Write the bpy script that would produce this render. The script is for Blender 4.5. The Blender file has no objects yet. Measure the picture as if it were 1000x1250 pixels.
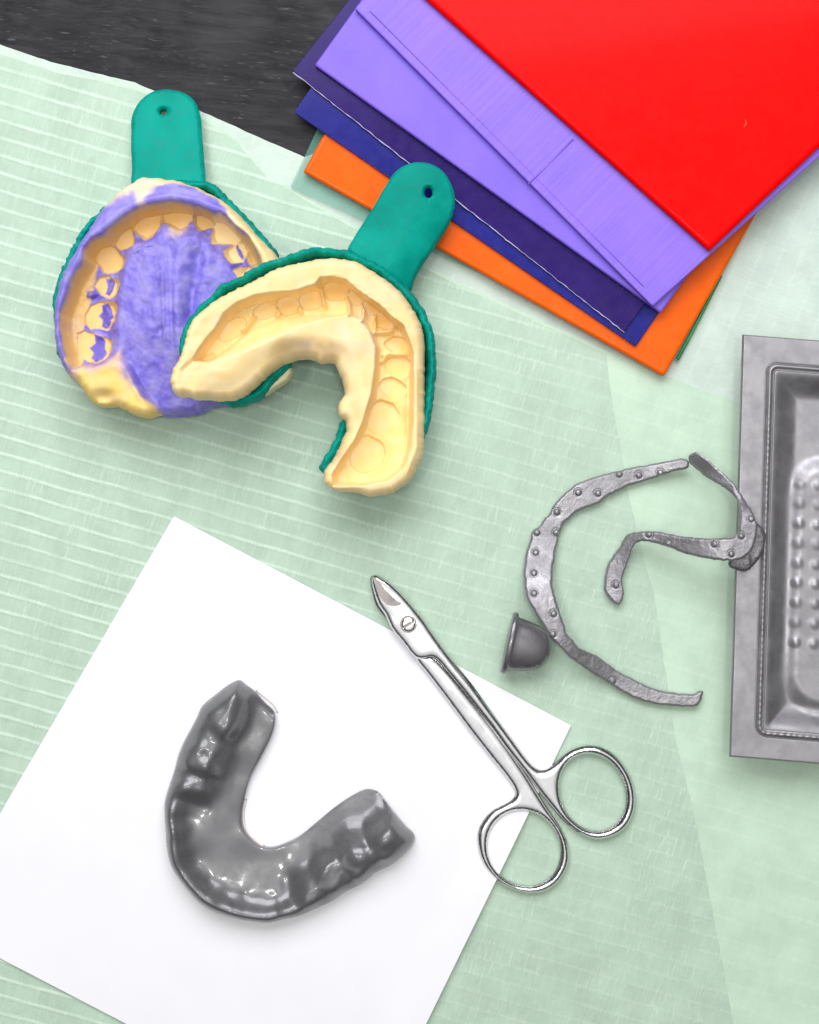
import bpy, bmesh, math, random
import numpy as np
from mathutils import Vector, Matrix
from mathutils.geometry import delaunay_2d_cdt

# ---------------------------------------------------------------- units
# everything is drawn in quarter-millimetres (u), x to the right, y down the sheet, z up
S = 0.00025          # metres per unit
HC = 2100.0          # camera height in units
random.seed(4)
C = bpy.context.scene.collection
scene = bpy.context.scene

def k_at(z):
    return 1.0 - z / HC

# ---------------------------------------------------------------- small maths
def A(p):
    return np.asarray(p, dtype=np.float64)

def seg_dist(P, poly, closed=True):
    a = A(poly)
    b = np.roll(a, -1, axis=0) if closed else a[1:]
    if not closed:
        a = a[:-1]
    out = np.empty(len(P))
    ab = b - a
    L = (ab ** 2).sum(1) + 1e-12
    for i in range(0, len(P), 4000):
        p = P[i:i + 4000]
        ap = p[:, None, :] - a[None]
        t = np.clip((ap * ab[None]).sum(2) / L, 0, 1)
        d = ap - t[..., None] * ab[None]
        out[i:i + 4000] = np.sqrt((d ** 2).sum(2).min(1))
    return out

def inside(P, poly):
    a = A(poly)
    b = np.roll(a, -1, axis=0)
    res = np.zeros(len(P), dtype=bool)
    x, y = P[:, 0], P[:, 1]
    for (x1, y1), (x2, y2) in zip(a, b):
        if y1 == y2:
            continue
        c = ((y1 > y) != (y2 > y)) & (x < (x2 - x1) * (y - y1) / (y2 - y1) + x1)
        res ^= c
    return res

def sd(P, poly):
    d = seg_dist(P, poly)
    return np.where(inside(P, poly), d, -d)

def sm(x, a, b):
    t = np.clip((x - a) / (b - a), 0, 1)
    return t * t * (3 - 2 * t)

def _h(ix, iy, seed):
    n = (ix * 374761393 + iy * 668265263 + seed * 1442695041) & 0xffffffff
    n = ((n ^ (n >> 13)) * 1274126177) & 0xffffffff
    return ((n ^ (n >> 16)) & 0xffff) / 65535.0

def vnoise(P, scale, seed=0, stretch=(1, 1)):
    x = P[:, 0] / scale / stretch[0]
    y = P[:, 1] / scale / stretch[1]
    ix = np.floor(x).astype(np.int64); iy = np.floor(y).astype(np.int64)
    fx = x - ix; fy = y - iy
    fx = fx * fx * (3 - 2 * fx); fy = fy * fy * (3 - 2 * fy)
    a = _h(ix, iy, seed); b = _h(ix + 1, iy, seed); c = _h(ix, iy + 1, seed); d = _h(ix + 1, iy + 1, seed)
    return (a * (1 - fx) + b * fx) * (1 - fy) + (c * (1 - fx) + d * fx) * fy - 0.5

def fbm(P, scale, seed=0, oct=3, stretch=(1, 1)):
    r = 0; amp = 1
    for o in range(oct):
        r = r + amp * vnoise(P, scale / 2 ** o, seed + o * 17, stretch); amp *= 0.5
    return r

def catmull(pts, step, closed=True, alpha=0.5):
    p = A(pts); n = len(p); out = []
    rng = range(n) if closed else range(n - 1)
    for i in rng:
        p1, p2 = p[i], p[(i + 1) % n]
        p0 = p[(i - 1) % n] if (closed or i > 0) else 2 * p1 - p2
        p3 = p[(i + 2) % n] if (closed or i + 2 < n) else 2 * p2 - p1
        d1 = max(np.linalg.norm(p2 - p1), 1e-6)
        d0 = max(np.linalg.norm(p1 - p0), 1e-6); d2 = max(np.linalg.norm(p3 - p2), 1e-6)
        m1 = ((p1 - p0) / d0 * d1 + (p2 - p1)) / 2 if d0 else (p2 - p1)
        m2 = ((p2 - p1) + (p3 - p2) / d2 * d1) / 2
        k = max(1, int(round(d1 / step)))
        for j in range(k):
            t = j / k
            out.append((2*t**3 - 3*t**2 + 1) * p1 + (t**3 - 2*t**2 + t) * m1 + (-2*t**3 + 3*t**2) * p2 + (t**3 - t**2) * m2)
    if not closed:
        out.append(p[-1])
    return A(out)

def densify(pts, step):
    p = A(pts); out = []
    for i in range(len(p)):
        a, b = p[i], p[(i + 1) % len(p)]
        k = max(1, int(round(np.linalg.norm(b - a) / step)))
        for j in range(k):
            out.append(a + (b - a) * j / k)
    return A(out)

def rough(pts, amp, scale=6, seed=1):
    p = A(pts)
    return p + np.stack([fbm(p, scale, seed), fbm(p, scale, seed + 50)], 1) * amp * 2

def ellipse(cx, cy, rx, ry, rot=0, n=40):
    r = math.radians(rot); o = []
    for i in range(n):
        a = 2 * math.pi * i / n
        x, y = rx * math.cos(a), ry * math.sin(a)
        o.append((cx + x * math.cos(r) - y * math.sin(r), cy + x * math.sin(r) + y * math.cos(r)))
    return o

# ---------------------------------------------------------------- materials
def lin(r, g, b):
    f = lambda c: (c / 255 / 12.92) if c / 255 <= 0.04045 else ((c / 255 + 0.055) / 1.055) ** 2.4
    return (f(r), f(g), f(b), 1)

def new_mat(name, col=(0.5, 0.5, 0.5, 1), rough_=0.5, metal=0.0, spec=0.5, coat=0, coat_r=0.05, alpha=1, sss=0, sss_r=(1, .5, .3), sss_s=0.001):
    m = bpy.data.materials.new(name); m.use_nodes = True
    b = m.node_tree.nodes['Principled BSDF']
    b.inputs['Base Color'].default_value = col
    b.inputs['Roughness'].default_value = rough_
    b.inputs['Metallic'].default_value = metal
    b.inputs['Specular IOR Level'].default_value = spec
    b.inputs['Coat Weight'].default_value = coat
    b.inputs['Coat Roughness'].default_value = coat_r
    b.inputs['Alpha'].default_value = alpha
    if sss:
        b.inputs['Subsurface Weight'].default_value = sss
        b.inputs['Subsurface Radius'].default_value = sss_r
        b.inputs['Subsurface Scale'].default_value = sss_s
    return m, m.node_tree, b

def N(nt, t, **kw):
    n = nt.nodes.new(t)
    for k, v in kw.items():
        if k.startswith('i_'):
            n.inputs[k[2:].replace('_', ' ')].default_value = v
        else:
            setattr(n, k, v)
    return n

def coords(nt, rot=0.0, loc=(0, 0, 0), scale=(1, 1, 1)):
    """object position in drawing units, turned by rot degrees, then scaled"""
    tc = N(nt, 'ShaderNodeTexCoord')
    r = N(nt, 'ShaderNodeVectorRotate', rotation_type='Z_AXIS')
    r.inputs['Angle'].default_value = math.radians(rot)
    nt.links.new(tc.outputs['Object'], r.inputs['Vector'])
    mp = N(nt, 'ShaderNodeMapping')
    mp.inputs['Scale'].default_value = tuple(s / S for s in scale)
    mp.inputs['Location'].default_value = loc
    nt.links.new(r.outputs['Vector'], mp.inputs['Vector'])
    return mp.outputs['Vector']

def noise(nt, vec, scale, detail=3, rough_=0.55, dist=0):
    n = N(nt, 'ShaderNodeTexNoise')
    n.inputs['Scale'].default_value = scale
    n.inputs['Detail'].default_value = detail
    n.inputs['Roughness'].default_value = rough_
    n.inputs['Distortion'].default_value = dist
    nt.links.new(vec, n.inputs['Vector'])
    return n.outputs['Fac']

def math_(nt, op, a, b=None, c=None, clamp=False):
    n = N(nt, 'ShaderNodeMath', operation=op, use_clamp=clamp)
    for i, v in enumerate((a, b, c)):
        if v is None:
            continue
        if isinstance(v, (int, float)):
            n.inputs[i].default_value = v
        else:
            nt.links.new(v, n.inputs[i])
    return n.outputs[0]

def maprange(nt, v, a, b, c=0.0, d=1.0, smooth=True):
    n = N(nt, 'ShaderNodeMapRange', interpolation_type='SMOOTHSTEP' if smooth else 'LINEAR')
    nt.links.new(v, n.inputs['Value'])
    for nm, x in (('From Min', a), ('From Max', b), ('To Min', c), ('To Max', d)):
        n.inputs[nm].default_value = x
    return n.outputs[0]

def mixc(nt, f, a, b):
    n = N(nt, 'ShaderNodeMix', data_type='RGBA')
    if isinstance(f, (int, float)):
        n.inputs[0].default_value = f
    else:
        nt.links.new(f, n.inputs[0])
    for s, v in ((6, a), (7, b)):
        if isinstance(v, tuple):
            n.inputs[s].default_value = v
        else:
            nt.links.new(v, n.inputs[s])
    return n.outputs[2]

def bump(nt, bsdf, h, dist_units, strength=1.0, prev=None, coat=False):
    n = N(nt, 'ShaderNodeBump')
    n.inputs['Distance'].default_value = dist_units * S
    n.inputs['Strength'].default_value = strength
    nt.links.new(h, n.inputs['Height'])
    if prev is not None:
        nt.links.new(prev, n.inputs['Normal'])
    nt.links.new(n.outputs['Normal'], bsdf.inputs['Normal'])
    if coat:
        nt.links.new(n.outputs['Normal'], bsdf.inputs['Coat Normal'])
    return n.outputs['Normal']

# dark table
def mat_table():
    m, nt, b = new_mat('dark_table', (0.03, 0.03, 0.03, 1), 0.6, spec=0.18)
    v = coords(nt, 4)
    vs = coords(nt, 6, scale=(0.16, 1, 1))
    g = noise(nt, vs, 0.10, 6, 0.65, 0.6)
    g2 = noise(nt, vs, 0.33, 5, 0.7, 0.3)
    blot = noise(nt, v, 0.012, 4, 0.6, 0.8)
    base = mixc(nt, maprange(nt, g, 0.3, 0.75), (0.008, 0.008, 0.009, 1), (0.030, 0.030, 0.031, 1))
    scr = math_(nt, 'MULTIPLY', maprange(nt, g2, 0.56, 0.70), maprange(nt, blot, 0.44, 0.62))
    col = mixc(nt, math_(nt, 'MULTIPLY', scr, 0.8), base, (0.12, 0.12, 0.123, 1))
    nt.links.new(col, b.inputs['Base Color'])
    nt.links.new(maprange(nt, blot, 0.3, 0.7, 0.42, 0.62), b.inputs['Roughness'])
    bump(nt, b, g, 1.2, 0.5)
    return m

def mat_crepe(name, field, line, ang, pitch, seed=0.0, depth=0.9, tick=1.0, wander=1.6):
    m, nt, b = new_mat(name, field, 0.85, spec=0.15)
    v = coords(nt, ang, loc=(seed * 13.7, seed * 7.3, seed))
    wob = noise(nt, v, 0.006, 2)
    sep = N(nt, 'ShaderNodeSeparateXYZ'); nt.links.new(v, sep.inputs[0])
    vv = math_(nt, 'ADD', sep.outputs[1], math_(nt, 'MULTIPLY', math_(nt, 'SUBTRACT', wob, 0.5), wander * 4))
    small = noise(nt, v, 0.05, 2)
    vv = math_(nt, 'ADD', vv, math_(nt, 'MULTIPLY', math_(nt, 'SUBTRACT', small, 0.5), 1.1))
    q = math_(nt, 'DIVIDE', vv, pitch)
    band = math_(nt, 'FLOOR', q)
    fr = math_(nt, 'FRACT', q)
    edge = math_(nt, 'ABSOLUTE', math_(nt, 'SUBTRACT', fr, 0.5))
    ln = maprange(nt, edge, 0.33, 0.49)
    # how strong the rib is, along its length
    cmb = N(nt, 'ShaderNodeCombineXYZ')
    nt.links.new(math_(nt, 'MULTIPLY', sep.outputs[0], 0.02), cmb.inputs[0])
    nt.links.new(math_(nt, 'MULTIPLY', band, 5.17), cmb.inputs[1])
    stren = maprange(nt, noise(nt, cmb.outputs[0], 1.0, 2), 0.32, 0.66, 0.35, 1.0)
    stren = math_(nt, 'MULTIPLY', stren, maprange(nt, sep.outputs[0], -250.0, 250.0, 1.0, 0.25))
    ln = math_(nt, 'MULTIPLY', ln, stren)
    # short cross creases inside each band
    cm2 = N(nt, 'ShaderNodeCombineXYZ')
    nt.links.new(math_(nt, 'MULTIPLY', sep.outputs[0], 0.26), cm2.inputs[0])
    nt.links.new(math_(nt, 'ADD', math_(nt, 'MULTIPLY', band, 3.31), math_(nt, 'MULTIPLY', fr, 0.35)), cm2.inputs[1])
    tk = maprange(nt, noise(nt, cm2.outputs[0], 1.0, 3, 0.75), 0.50, 0.68)
    patch = maprange(nt, noise(nt, v, 0.013, 3), 0.38, 0.62, 0.15, 1.0)
    tk = math_(nt, 'MULTIPLY', math_(nt, 'MULTIPLY', tk, patch), 0.55 * tick)
    # fine crepe grain
    vf = coords(nt, ang, scale=(1, 0.35, 1))
    gr = noise(nt, vf, 0.55, 3, 0.7)
    tot = math_(nt, 'ADD', ln, tk, clamp=True)
    tot = math_(nt, 'ADD', math_(nt, 'MULTIPLY', tot, 0.85), math_(nt, 'MULTIPLY', math_(nt, 'SUBTRACT', gr, 0.5), 0.45), clamp=True)
    vh = coords(nt, ang, scale=(0.42, 0.035, 1))
    hatch = maprange(nt, noise(nt, vh, 1.0, 2, 0.6), 0.3, 0.7)
    tot = math_(nt, 'ADD', tot, math_(nt, 'MULTIPLY', math_(nt, 'SUBTRACT', hatch, 0.5), 0.22), clamp=True)
    blot = noise(nt, v, 0.02, 4, 0.6)
    dark = tuple(c * 0.88 for c in field[:3]) + (1,)
    f2 = mixc(nt, maprange(nt, blot, 0.3, 0.7), dark, field)
    nt.links.new(mixc(nt, tot, f2, line), b.inputs['Base Color'])
    hsum = math_(nt, 'ADD', math_(nt, 'MULTIPLY', ln, 1.0), math_(nt, 'ADD', math_(nt, 'MULTIPLY', tk, 0.7), math_(nt, 'MULTIPLY', gr, 0.5)))
    wr = noise(nt, v, 0.018, 4, 0.5, 1.5)
    hsum = math_(nt, 'ADD', hsum, math_(nt, 'MULTIPLY', wr, 2.0))
    bump(nt, b, hsum, depth, 0.8)
    return m

def mat_attr(name, rough_, grain=0.25, gscale=0.4, spec=0.4, sss=0.0, coat=0.0, big=0.0):
    m, nt, b = new_mat(name, (1, 1, 1, 1), rough_, spec=spec, sss=sss, sss_r=(1, .6, .35), sss_s=0.0012, coat=coat, coat_r=0.25)
    at = N(nt, 'ShaderNodeAttribute', attribute_name='tint')
    v = coords(nt)
    g = noise(nt, v, gscale, 5, 0.65)
    g0 = noise(nt, v, 0.05, 4, 0.6)
    c = mixc(nt, maprange(nt, g0, 0.35, 0.7, 0.0, 0.22), at.outputs['Color'], mixc(nt, 0.75, at.outputs['Color'], (1, .93, .86, 1)))
    nt.links.new(c, b.inputs['Base Color'])
    nt.links.new(maprange(nt, g0, 0.3, 0.7, rough_ - 0.1, rough_ + 0.15), b.inputs['Roughness'])
    bump(nt, b, g, grain * 3, 0.5)
    return m

def mat_plastic(name, col, rough_, spec=0.5, coat=0.0, alpha=1, var=0.06, grain=0.15, gscale=0.25, streak=None, sss=0, wave=0.8):
    m, nt, b = new_mat(name, col, rough_, spec=spec, coat=coat, coat_r=0.08, alpha=alpha, sss=sss)
    v = coords(nt)
    g = noise(nt, v, 0.02, 4, 0.6)
    d = tuple(c * (1 - var * 2) for c in col[:3]) + (1,)
    l = tuple(min(1, c * (1 + var) + var * 0.02) for c in col[:3]) + (1,)
    nt.links.new(mixc(nt, maprange(nt, g, 0.3, 0.7), d, l), b.inputs['Base Color'])
    nt.links.new(maprange(nt, noise(nt, v, 0.08, 5, 0.7), 0.3, 0.7, rough_ * 0.75, rough_ * 1.35), b.inputs['Roughness'])
    h = noise(nt, v, gscale, 4, 0.6)
    h2 = noise(nt, v, 0.012, 2, 0.5)
    h = math_(nt, 'ADD', math_(nt, 'MULTIPLY', h, grain), math_(nt, 'MULTIPLY', h2, wave))
    if streak:
        vs = coords(nt, streak[0], scale=(streak[1], streak[2], 1))
        st = noise(nt, vs, 1.0, 4, 0.7)
        h = math_(nt, 'ADD', h, math_(nt, 'MULTIPLY', st, streak[3]))
    bump(nt, b, h, 1.0, 0.6)
    return m

def mat_metal(name, col, rough_, scale=0.5, grain=0.3, metal=1.0, streak=None, dents=0.0, spots=None, cv=0.8):
    m, nt, b = new_mat(name, col, rough_, metal=metal)
    v = coords(nt)
    vs = coords(nt, streak[0], scale=(streak[1], 1, 1)) if streak else v
    g = noise(nt, vs, scale, 4, 0.65)
    g0 = noise(nt, v, 0.04, 4, 0.6)
    nt.links.new(maprange(nt, g0, 0.3, 0.7, rough_ * 0.75, rough_ * 1.3), b.inputs['Roughness'])
    nt.links.new(mixc(nt, maprange(nt, g, 0.35, 0.68), tuple(c * cv for c in col[:3]) + (1,), col), b.inputs['Base Color'])
    if spots:
        sp = maprange(nt, noise(nt, v, spots[0], 5, 0.7), spots[1], spots[2])
        nt.links.new(mixc(nt, sp, col, tuple(c * 0.35 for c in col[:3]) + (1,)), b.inputs['Base Color'])
    h = math_(nt, 'ADD', math_(nt, 'MULTIPLY', g, grain), math_(nt, 'MULTIPLY', g0, dents))
    bump(nt, b, h, 1.0, 0.7)
    return m

# ---------------------------------------------------------------- objects
def tag(o, label=None, cat=None, group=None, kind=None):
    if label: o['label'] = label
    if cat: o['category'] = cat
    if group: o['group'] = group
    if kind: o['kind'] = kind
    return o

def empty(name, px, py, z, label, cat, group=None):
    o = bpy.data.objects.new(name, None); C.objects.link(o)
    o.empty_display_size = 0.01
    k = k_at(z)
    o.location = ((px - 500) * k * S, (625 - py) * k * S, z * S)
    return tag(o, label, cat, group)

def link_mesh(name, verts, faces, mat, parent=None, smooth=True, sharp=None, tint=None, nrm=None):
    """verts: world metres.  keeps the mesh where it stands when it is parented"""
    me = bpy.data.meshes.new(name)
    me.from_pydata([tuple(v) for v in verts], [], [tuple(int(i) for i in f) for f in faces])
    me.update()
    if smooth:
        me.polygons.foreach_set('use_smooth', [True] * len(me.polygons))
    if sharp and not isinstance(sharp, dict):
        at = me.attributes.new('sharp_edge', 'BOOLEAN', 'EDGE')
        flags = [False] * len(me.edges)
        for i, e in enumerate(me.edges):
            a, b = e.vertices
            if (min(a, b), max(a, b)) in sharp:
                flags[i] = True
        at.data.foreach_set('value', flags)
    if tint is not None:
        ca = me.color_attributes.new('tint', 'FLOAT_COLOR', 'POINT')
        buf = np.ones((len(me.vertices), 4)); buf[:, :3] = tint
        ca.data.foreach_set('color', buf.ravel())
    if nrm is None and isinstance(sharp, dict):
        nrm = sharp['nrm']
    if nrm is not None:
        # the upper face keeps the shading it has in the whole piece, also along a seam between two parts
        ntri = len(nrm)
        L = np.zeros((len(me.loops), 3))
        vi = np.zeros(len(me.loops), dtype=np.int64); me.loops.foreach_get('vertex_index', vi)
        pn = np.zeros(len(me.polygons) * 3); me.polygons.foreach_get('normal', pn); pn = pn.reshape(-1, 3)
        for p in me.polygons:
            L[p.loop_start:p.loop_start + p.loop_total] = pn[p.index]
        k3 = ntri * 3
        L[:k3] = nrm.reshape(-1, 3)
        me.normals_split_custom_set([tuple(x) for x in L])
    if mat: me.materials.append(mat)
    o = bpy.data.objects.new(name, me); C.objects.link(o)
    if parent is not None:
        o.parent = parent
        w = Vector((0, 0, 0)); q = parent
        while q is not None:
            w = w + q.location; q = q.parent
        o.location = -w
    return o

def world(xy, z, zref):
    k = 1.0 - zref / HC
    return np.stack([(xy[:, 0] - 500) * k * S, (625 - xy[:, 1]) * k * S, z * S], 1)

def relief(outline, top, bottom, spacing, zref, holes=(), split=None, tint=None, jitter=0.25):
    """A solid whose plan is the outline: top(P, d) and bottom(P, d) give its faces (d = distance
    from the edge).  Returns a list of (verts, faces, sharp, tint), one per class of split(P)."""
    outl = A(outline)
    loops = [outl] + [A(h) for h in holes]
    lo, hi = outl.min(0), outl.max(0)
    gx = np.arange(lo[0], hi[0] + spacing, spacing)
    gy = np.arange(lo[1], hi[1] + spacing, spacing * 0.866)
    X, Y = np.meshgrid(gx, gy)
    X = X + (np.arange(len(gy)) % 2)[:, None] * spacing * 0.5
    P = np.stack([X.ravel(), Y.ravel()], 1)
    rs = np.random.RandomState(3)
    P = P + rs.uniform(-jitter, jitter, P.shape) * spacing * 0.6
    keep = inside(P, outl)
    for h in loops[1:]:
        keep &= ~inside(P, h)
    P = P[keep]
    d = np.min([seg_dist(P, l) for l in loops], axis=0)
    P = P[d > spacing * 0.55]
    pts, edges = [], []
    for l in loops:
        s = len(pts)
        pts += [tuple(q) for q in l]
        edges += [(s + i, s + (i + 1) % len(l)) for i in range(len(l))]
    nb = len(pts)
    pts += [tuple(q) for q in P]
    r = delaunay_2d_cdt([Vector(p) for p in pts], edges, [], 0, 1e-5)
    V = A([tuple(v) for v in r[0]]); F = np.array([f for f in r[2] if len(f) == 3], dtype=np.int64)
    cen = V[F].mean(1)
    ok = inside(cen, outl)
    for h in loops[1:]:
        ok &= ~inside(cen, h)
    F = F[ok]; cen = cen[ok]
    # y points down in the drawing: make the faces look up
    a, b, c = V[F[:, 0]], V[F[:, 1]], V[F[:, 2]]
    area = (b[:, 0] - a[:, 0]) * (c[:, 1] - a[:, 1]) - (b[:, 1] - a[:, 1]) * (c[:, 0] - a[:, 0])
    F[area > 0] = F[area > 0][:, ::-1]
    D = np.min([seg_dist(V, l) for l in loops], axis=0)
    D[D < 1e-4] = 0
    zt = top(V, D); zb = bottom(V, D)
    zr = zref(V) if callable(zref) else np.full(len(V), float(zref))
    T = tint(V, D) if tint is not None else None
    cls = split(cen) if split is not None else np.zeros(len(F), dtype=int)
    W3 = world(V, zt, zr)
    fn = np.cross(W3[F[:, 1]] - W3[F[:, 0]], W3[F[:, 2]] - W3[F[:, 0]])
    VN = np.zeros_like(W3)
    for i in range(3):
        np.add.at(VN, F[:, i], fn)
    VN /= (np.linalg.norm(VN, axis=1)[:, None] + 1e-20)
    allc = {}
    for t in F:
        for i in range(3):
            a_, b_ = t[i], t[(i + 1) % 3]; key = (a_, b_) if a_ < b_ else (b_, a_)
            allc[key] = allc.get(key, 0) + 1
    out = []
    for c in range(int(cls.max()) + 1):
        f = F[cls == c]
        if len(f) == 0:
            out.append(None); continue
        LN = VN[f]
        used, inv = np.unique(f, return_inverse=True)
        f = inv.reshape(-1, 3)
        n = len(used)
        vt = world(V[used], zt[used], zr[used]); vb = world(V[used], zb[used], zr[used])
        cnt = {}
        for t in f:
            for i in range(3):
                e = (t[i], t[(i + 1) % 3]); key = (min(e), max(e))
                cnt[key] = None if key in cnt else e
        walls = []; sharp = set()
        for key, e in cnt.items():
            if e is not None:
                ga, gb = used[key[0]], used[key[1]]
                if allc.get((min(ga, gb), max(ga, gb)), 0) == 1:
                    walls.append((e[1], e[0], e[0] + n, e[1] + n))
        faces = [tuple(t) for t in f] + [tuple(t[::-1] + n) for t in f] + walls
        tt = None
        if T is not None:
            tt = np.concatenate([T[used], T[used]])
        out.append((np.concatenate([vt, vb]), faces, {'nrm': LN}, tt))
    return out

def round_edge(d, w, h):
    t = np.clip(d / w, 0, 1)
    return h * (np.sqrt(np.clip(1 - (1 - t) ** 2, 0, 1)) - 1)

# ---------------------------------------------------------------- ground shape shared by everything that lies flat
def swell(P):
    return 0.9 * (fbm(P, 160, 5, 2) + 0.5)

M = {}
M['table'] = mat_table()
M['crepe_under'] = mat_crepe('crepe_pale', lin(202, 218, 204), lin(222, 233, 222), -68, 24, 2.0, 0.8, 0.5)
M['crepe_mid'] = mat_crepe('crepe_mint', lin(197, 221, 196), lin(210, 232, 210), 17, 25, 5.0, 0.5, 0.3)
M['crepe_top'] = mat_crepe('crepe_green', lin(185, 208, 186), lin(213, 233, 213), 16, 20.5, 1.0, 0.9, 1.0)
M['card'] = mat_plastic('white_card', lin(239, 239, 240), 0.7, spec=0.2, var=0.006, grain=0.15, gscale=0.35, wave=0.2)
M['teal'] = mat_plastic('teal_plastic', lin(0, 150, 133), 0.5, spec=0.08, var=0.10, grain=0.35, gscale=0.12, wave=3.0)
def mat_tray():
    m, nt, b = new_mat('worn_teal_plastic', lin(0, 150, 133), 0.5, spec=0.1)
    v = coords(nt)
    a = maprange(nt, noise(nt, v, 0.06, 5, 0.7), 0.35, 0.65)
    c = mixc(nt, a, lin(0, 134, 120), lin(0, 160, 142))
    f = maprange(nt, noise(nt, v, 0.33, 4, 0.75), 0.66, 0.74)
    nt.links.new(mixc(nt, math_(nt, 'MULTIPLY', f, 0.55), c, lin(190, 226, 214)), b.inputs['Base Color'])
    bump(nt, b, noise(nt, v, 0.3, 4, 0.7), 1.6, 0.7)
    return m
M['tray'] = mat_tray()
M['putty'] = mat_attr('impression_putty', 0.5, 0.03, 0.35, sss=0.25)
M['wash'] = mat_attr('purple_impression', 0.5, 0.12, 0.30)
M['guard'] = mat_plastic('grey_gloss', lin(90, 90, 91), 0.32, spec=0.5, coat=0.55, var=0.03, grain=0.0, wave=0.2)
M['guard'].node_tree.nodes['Principled BSDF'].inputs['Coat Roughness'].default_value = 0.08
M['guard'].node_tree.nodes['Principled BSDF'].inputs['IOR'].default_value = 1.78
M['nub'] = mat_plastic('grey_rubber', lin(86, 83, 86), 0.28, coat=0.5, spec=0.5, var=0.05, grain=0.0)
M['nub'].node_tree.nodes['Principled BSDF'].inputs['IOR'].default_value = 2.0
M['steel'] = mat_metal('polished_steel', (0.70, 0.69, 0.69, 1), 0.15, 0.4, 0.0, streak=(-52, 0.06), cv=0.95)
M['blade_steel'] = mat_metal('ground_steel', (0.17, 0.155, 0.15, 1), 0.28, 0.8, 0.05)
M['strip'] = mat_metal('cast_alloy', (0.33, 0.32, 0.33, 1), 0.46, 0.35, 0.8, metal=0.75, dents=0.8, spots=(0.22, 0.60, 0.74))
M['pan'] = mat_metal('satin_aluminium', (0.33, 0.322, 0.33, 1), 0.47, 0.03, 0.0, metal=0.75, dents=0.3, cv=0.93)
M['dark'] = mat_plastic('hole_dark', (0.01, 0.015, 0.015, 1), 0.6)

# ---------------------------------------------------------------- table
def box_obj(name, x0, x1, y0, y1, z0, z1, mat, parent=None):
    v = [(x, y, z) for z in (z0, z1) for y in (y0, y1) for x in (x0, x1)]
    f = [(0, 2, 3, 1), (4, 5, 7, 6), (0, 1, 5, 4), (2, 6, 7, 3), (0, 4, 6, 2), (1, 3, 7, 5)]
    return link_mesh(name, A(v), f, mat, parent, smooth=False)

t = box_obj('table', -0.9, 0.9, -0.7, 0.7, -0.03, 0.0, M['table']); tag(t, kind='structure')

# ---------------------------------------------------------------- green crepe cover, three layers of one folded sheet
cov = empty('crepe_cover', 500, 700, 0, 'pale green ribbed crepe paper cover folded over the dark table, under everything', 'paper cover')
def layer(name, outline, z, th, mat, spacing=14, rg=0.5):
    o = rough(densify(outline, 8), rg, 9, 3)
    r = relief(o, lambda P, d: z + th + swell(P), lambda P, d: z + swell(P), spacing, 0)[0]
    return link_mesh(name, r[0], r[1], mat, cov, sharp=r[2])
edge_top = [(-420, -90), (-200, -18), (0, 55), (70, 78), (165, 101), (250, 138), (330, 174), (372, 192)]
layer('under_layer', edge_top + [(480, 150), (620, 0), (760, -260), (1500, -300), (1560, 700), (1450, 1500), (-400, 1500)], 0.15, 0.4, M['crepe_under'])
hem = [(-400, 120), (-200, 88), (0, 104), (120, 142), (230, 176), (300, 212), (400, 258), (470, 298), (560, 346), (700, 410), (812, 459)]
hem2 = [(-390, -60), (-200, 2), (0, 63), (70, 86), (165, 106), (250, 144), (290, 172), (326, 214), (400, 258), (470, 298), (560, 346), (700, 410), (812, 459)]
layer('middle_layer', hem2 + [(900, 492), (1000, 536), (1300, 650), (1500, 760), (1420, 1450), (-380, 1450)], 0.85, 0.4, M['crepe_mid'])
layer('top_layer', [(p[0], p[1] + 3) for p in hem2[:-2]] + [(740, 432), (744, 470), (752, 520), (766, 600), (782, 670), (797, 722), (813, 826),
      (824, 900), (845, 985), (870, 1115), (895, 1250), (930, 1420), (-370, 1420)], 1.55, 0.4, M['crepe_top'])
GZ = 3.0

# ---------------------------------------------------------------- white card
def card():
    o = densify([(213, 630), (697, 885), (519, 1250), (446, 1400), (-78, 1128), (0, 994)], 10)
    lift = lambda P: 0.5 + swell(P) + 5 * sm(seg_dist(P, [(697, 885), (446, 1400)], False), 60, 0) * sm(P[:, 1], 930, 1050)
    r = relief(o, lambda P, d: GZ + 2.3 + lift(P), lambda P, d: GZ + 1.4 + lift(P), 12, 3)[0]
    c = link_mesh('paper_card', r[0], r[1], M['card'], sharp=r[2])
    tag(c, 'blank white square of paper lying tilted on the green crepe cover', 'paper')
card()

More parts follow.
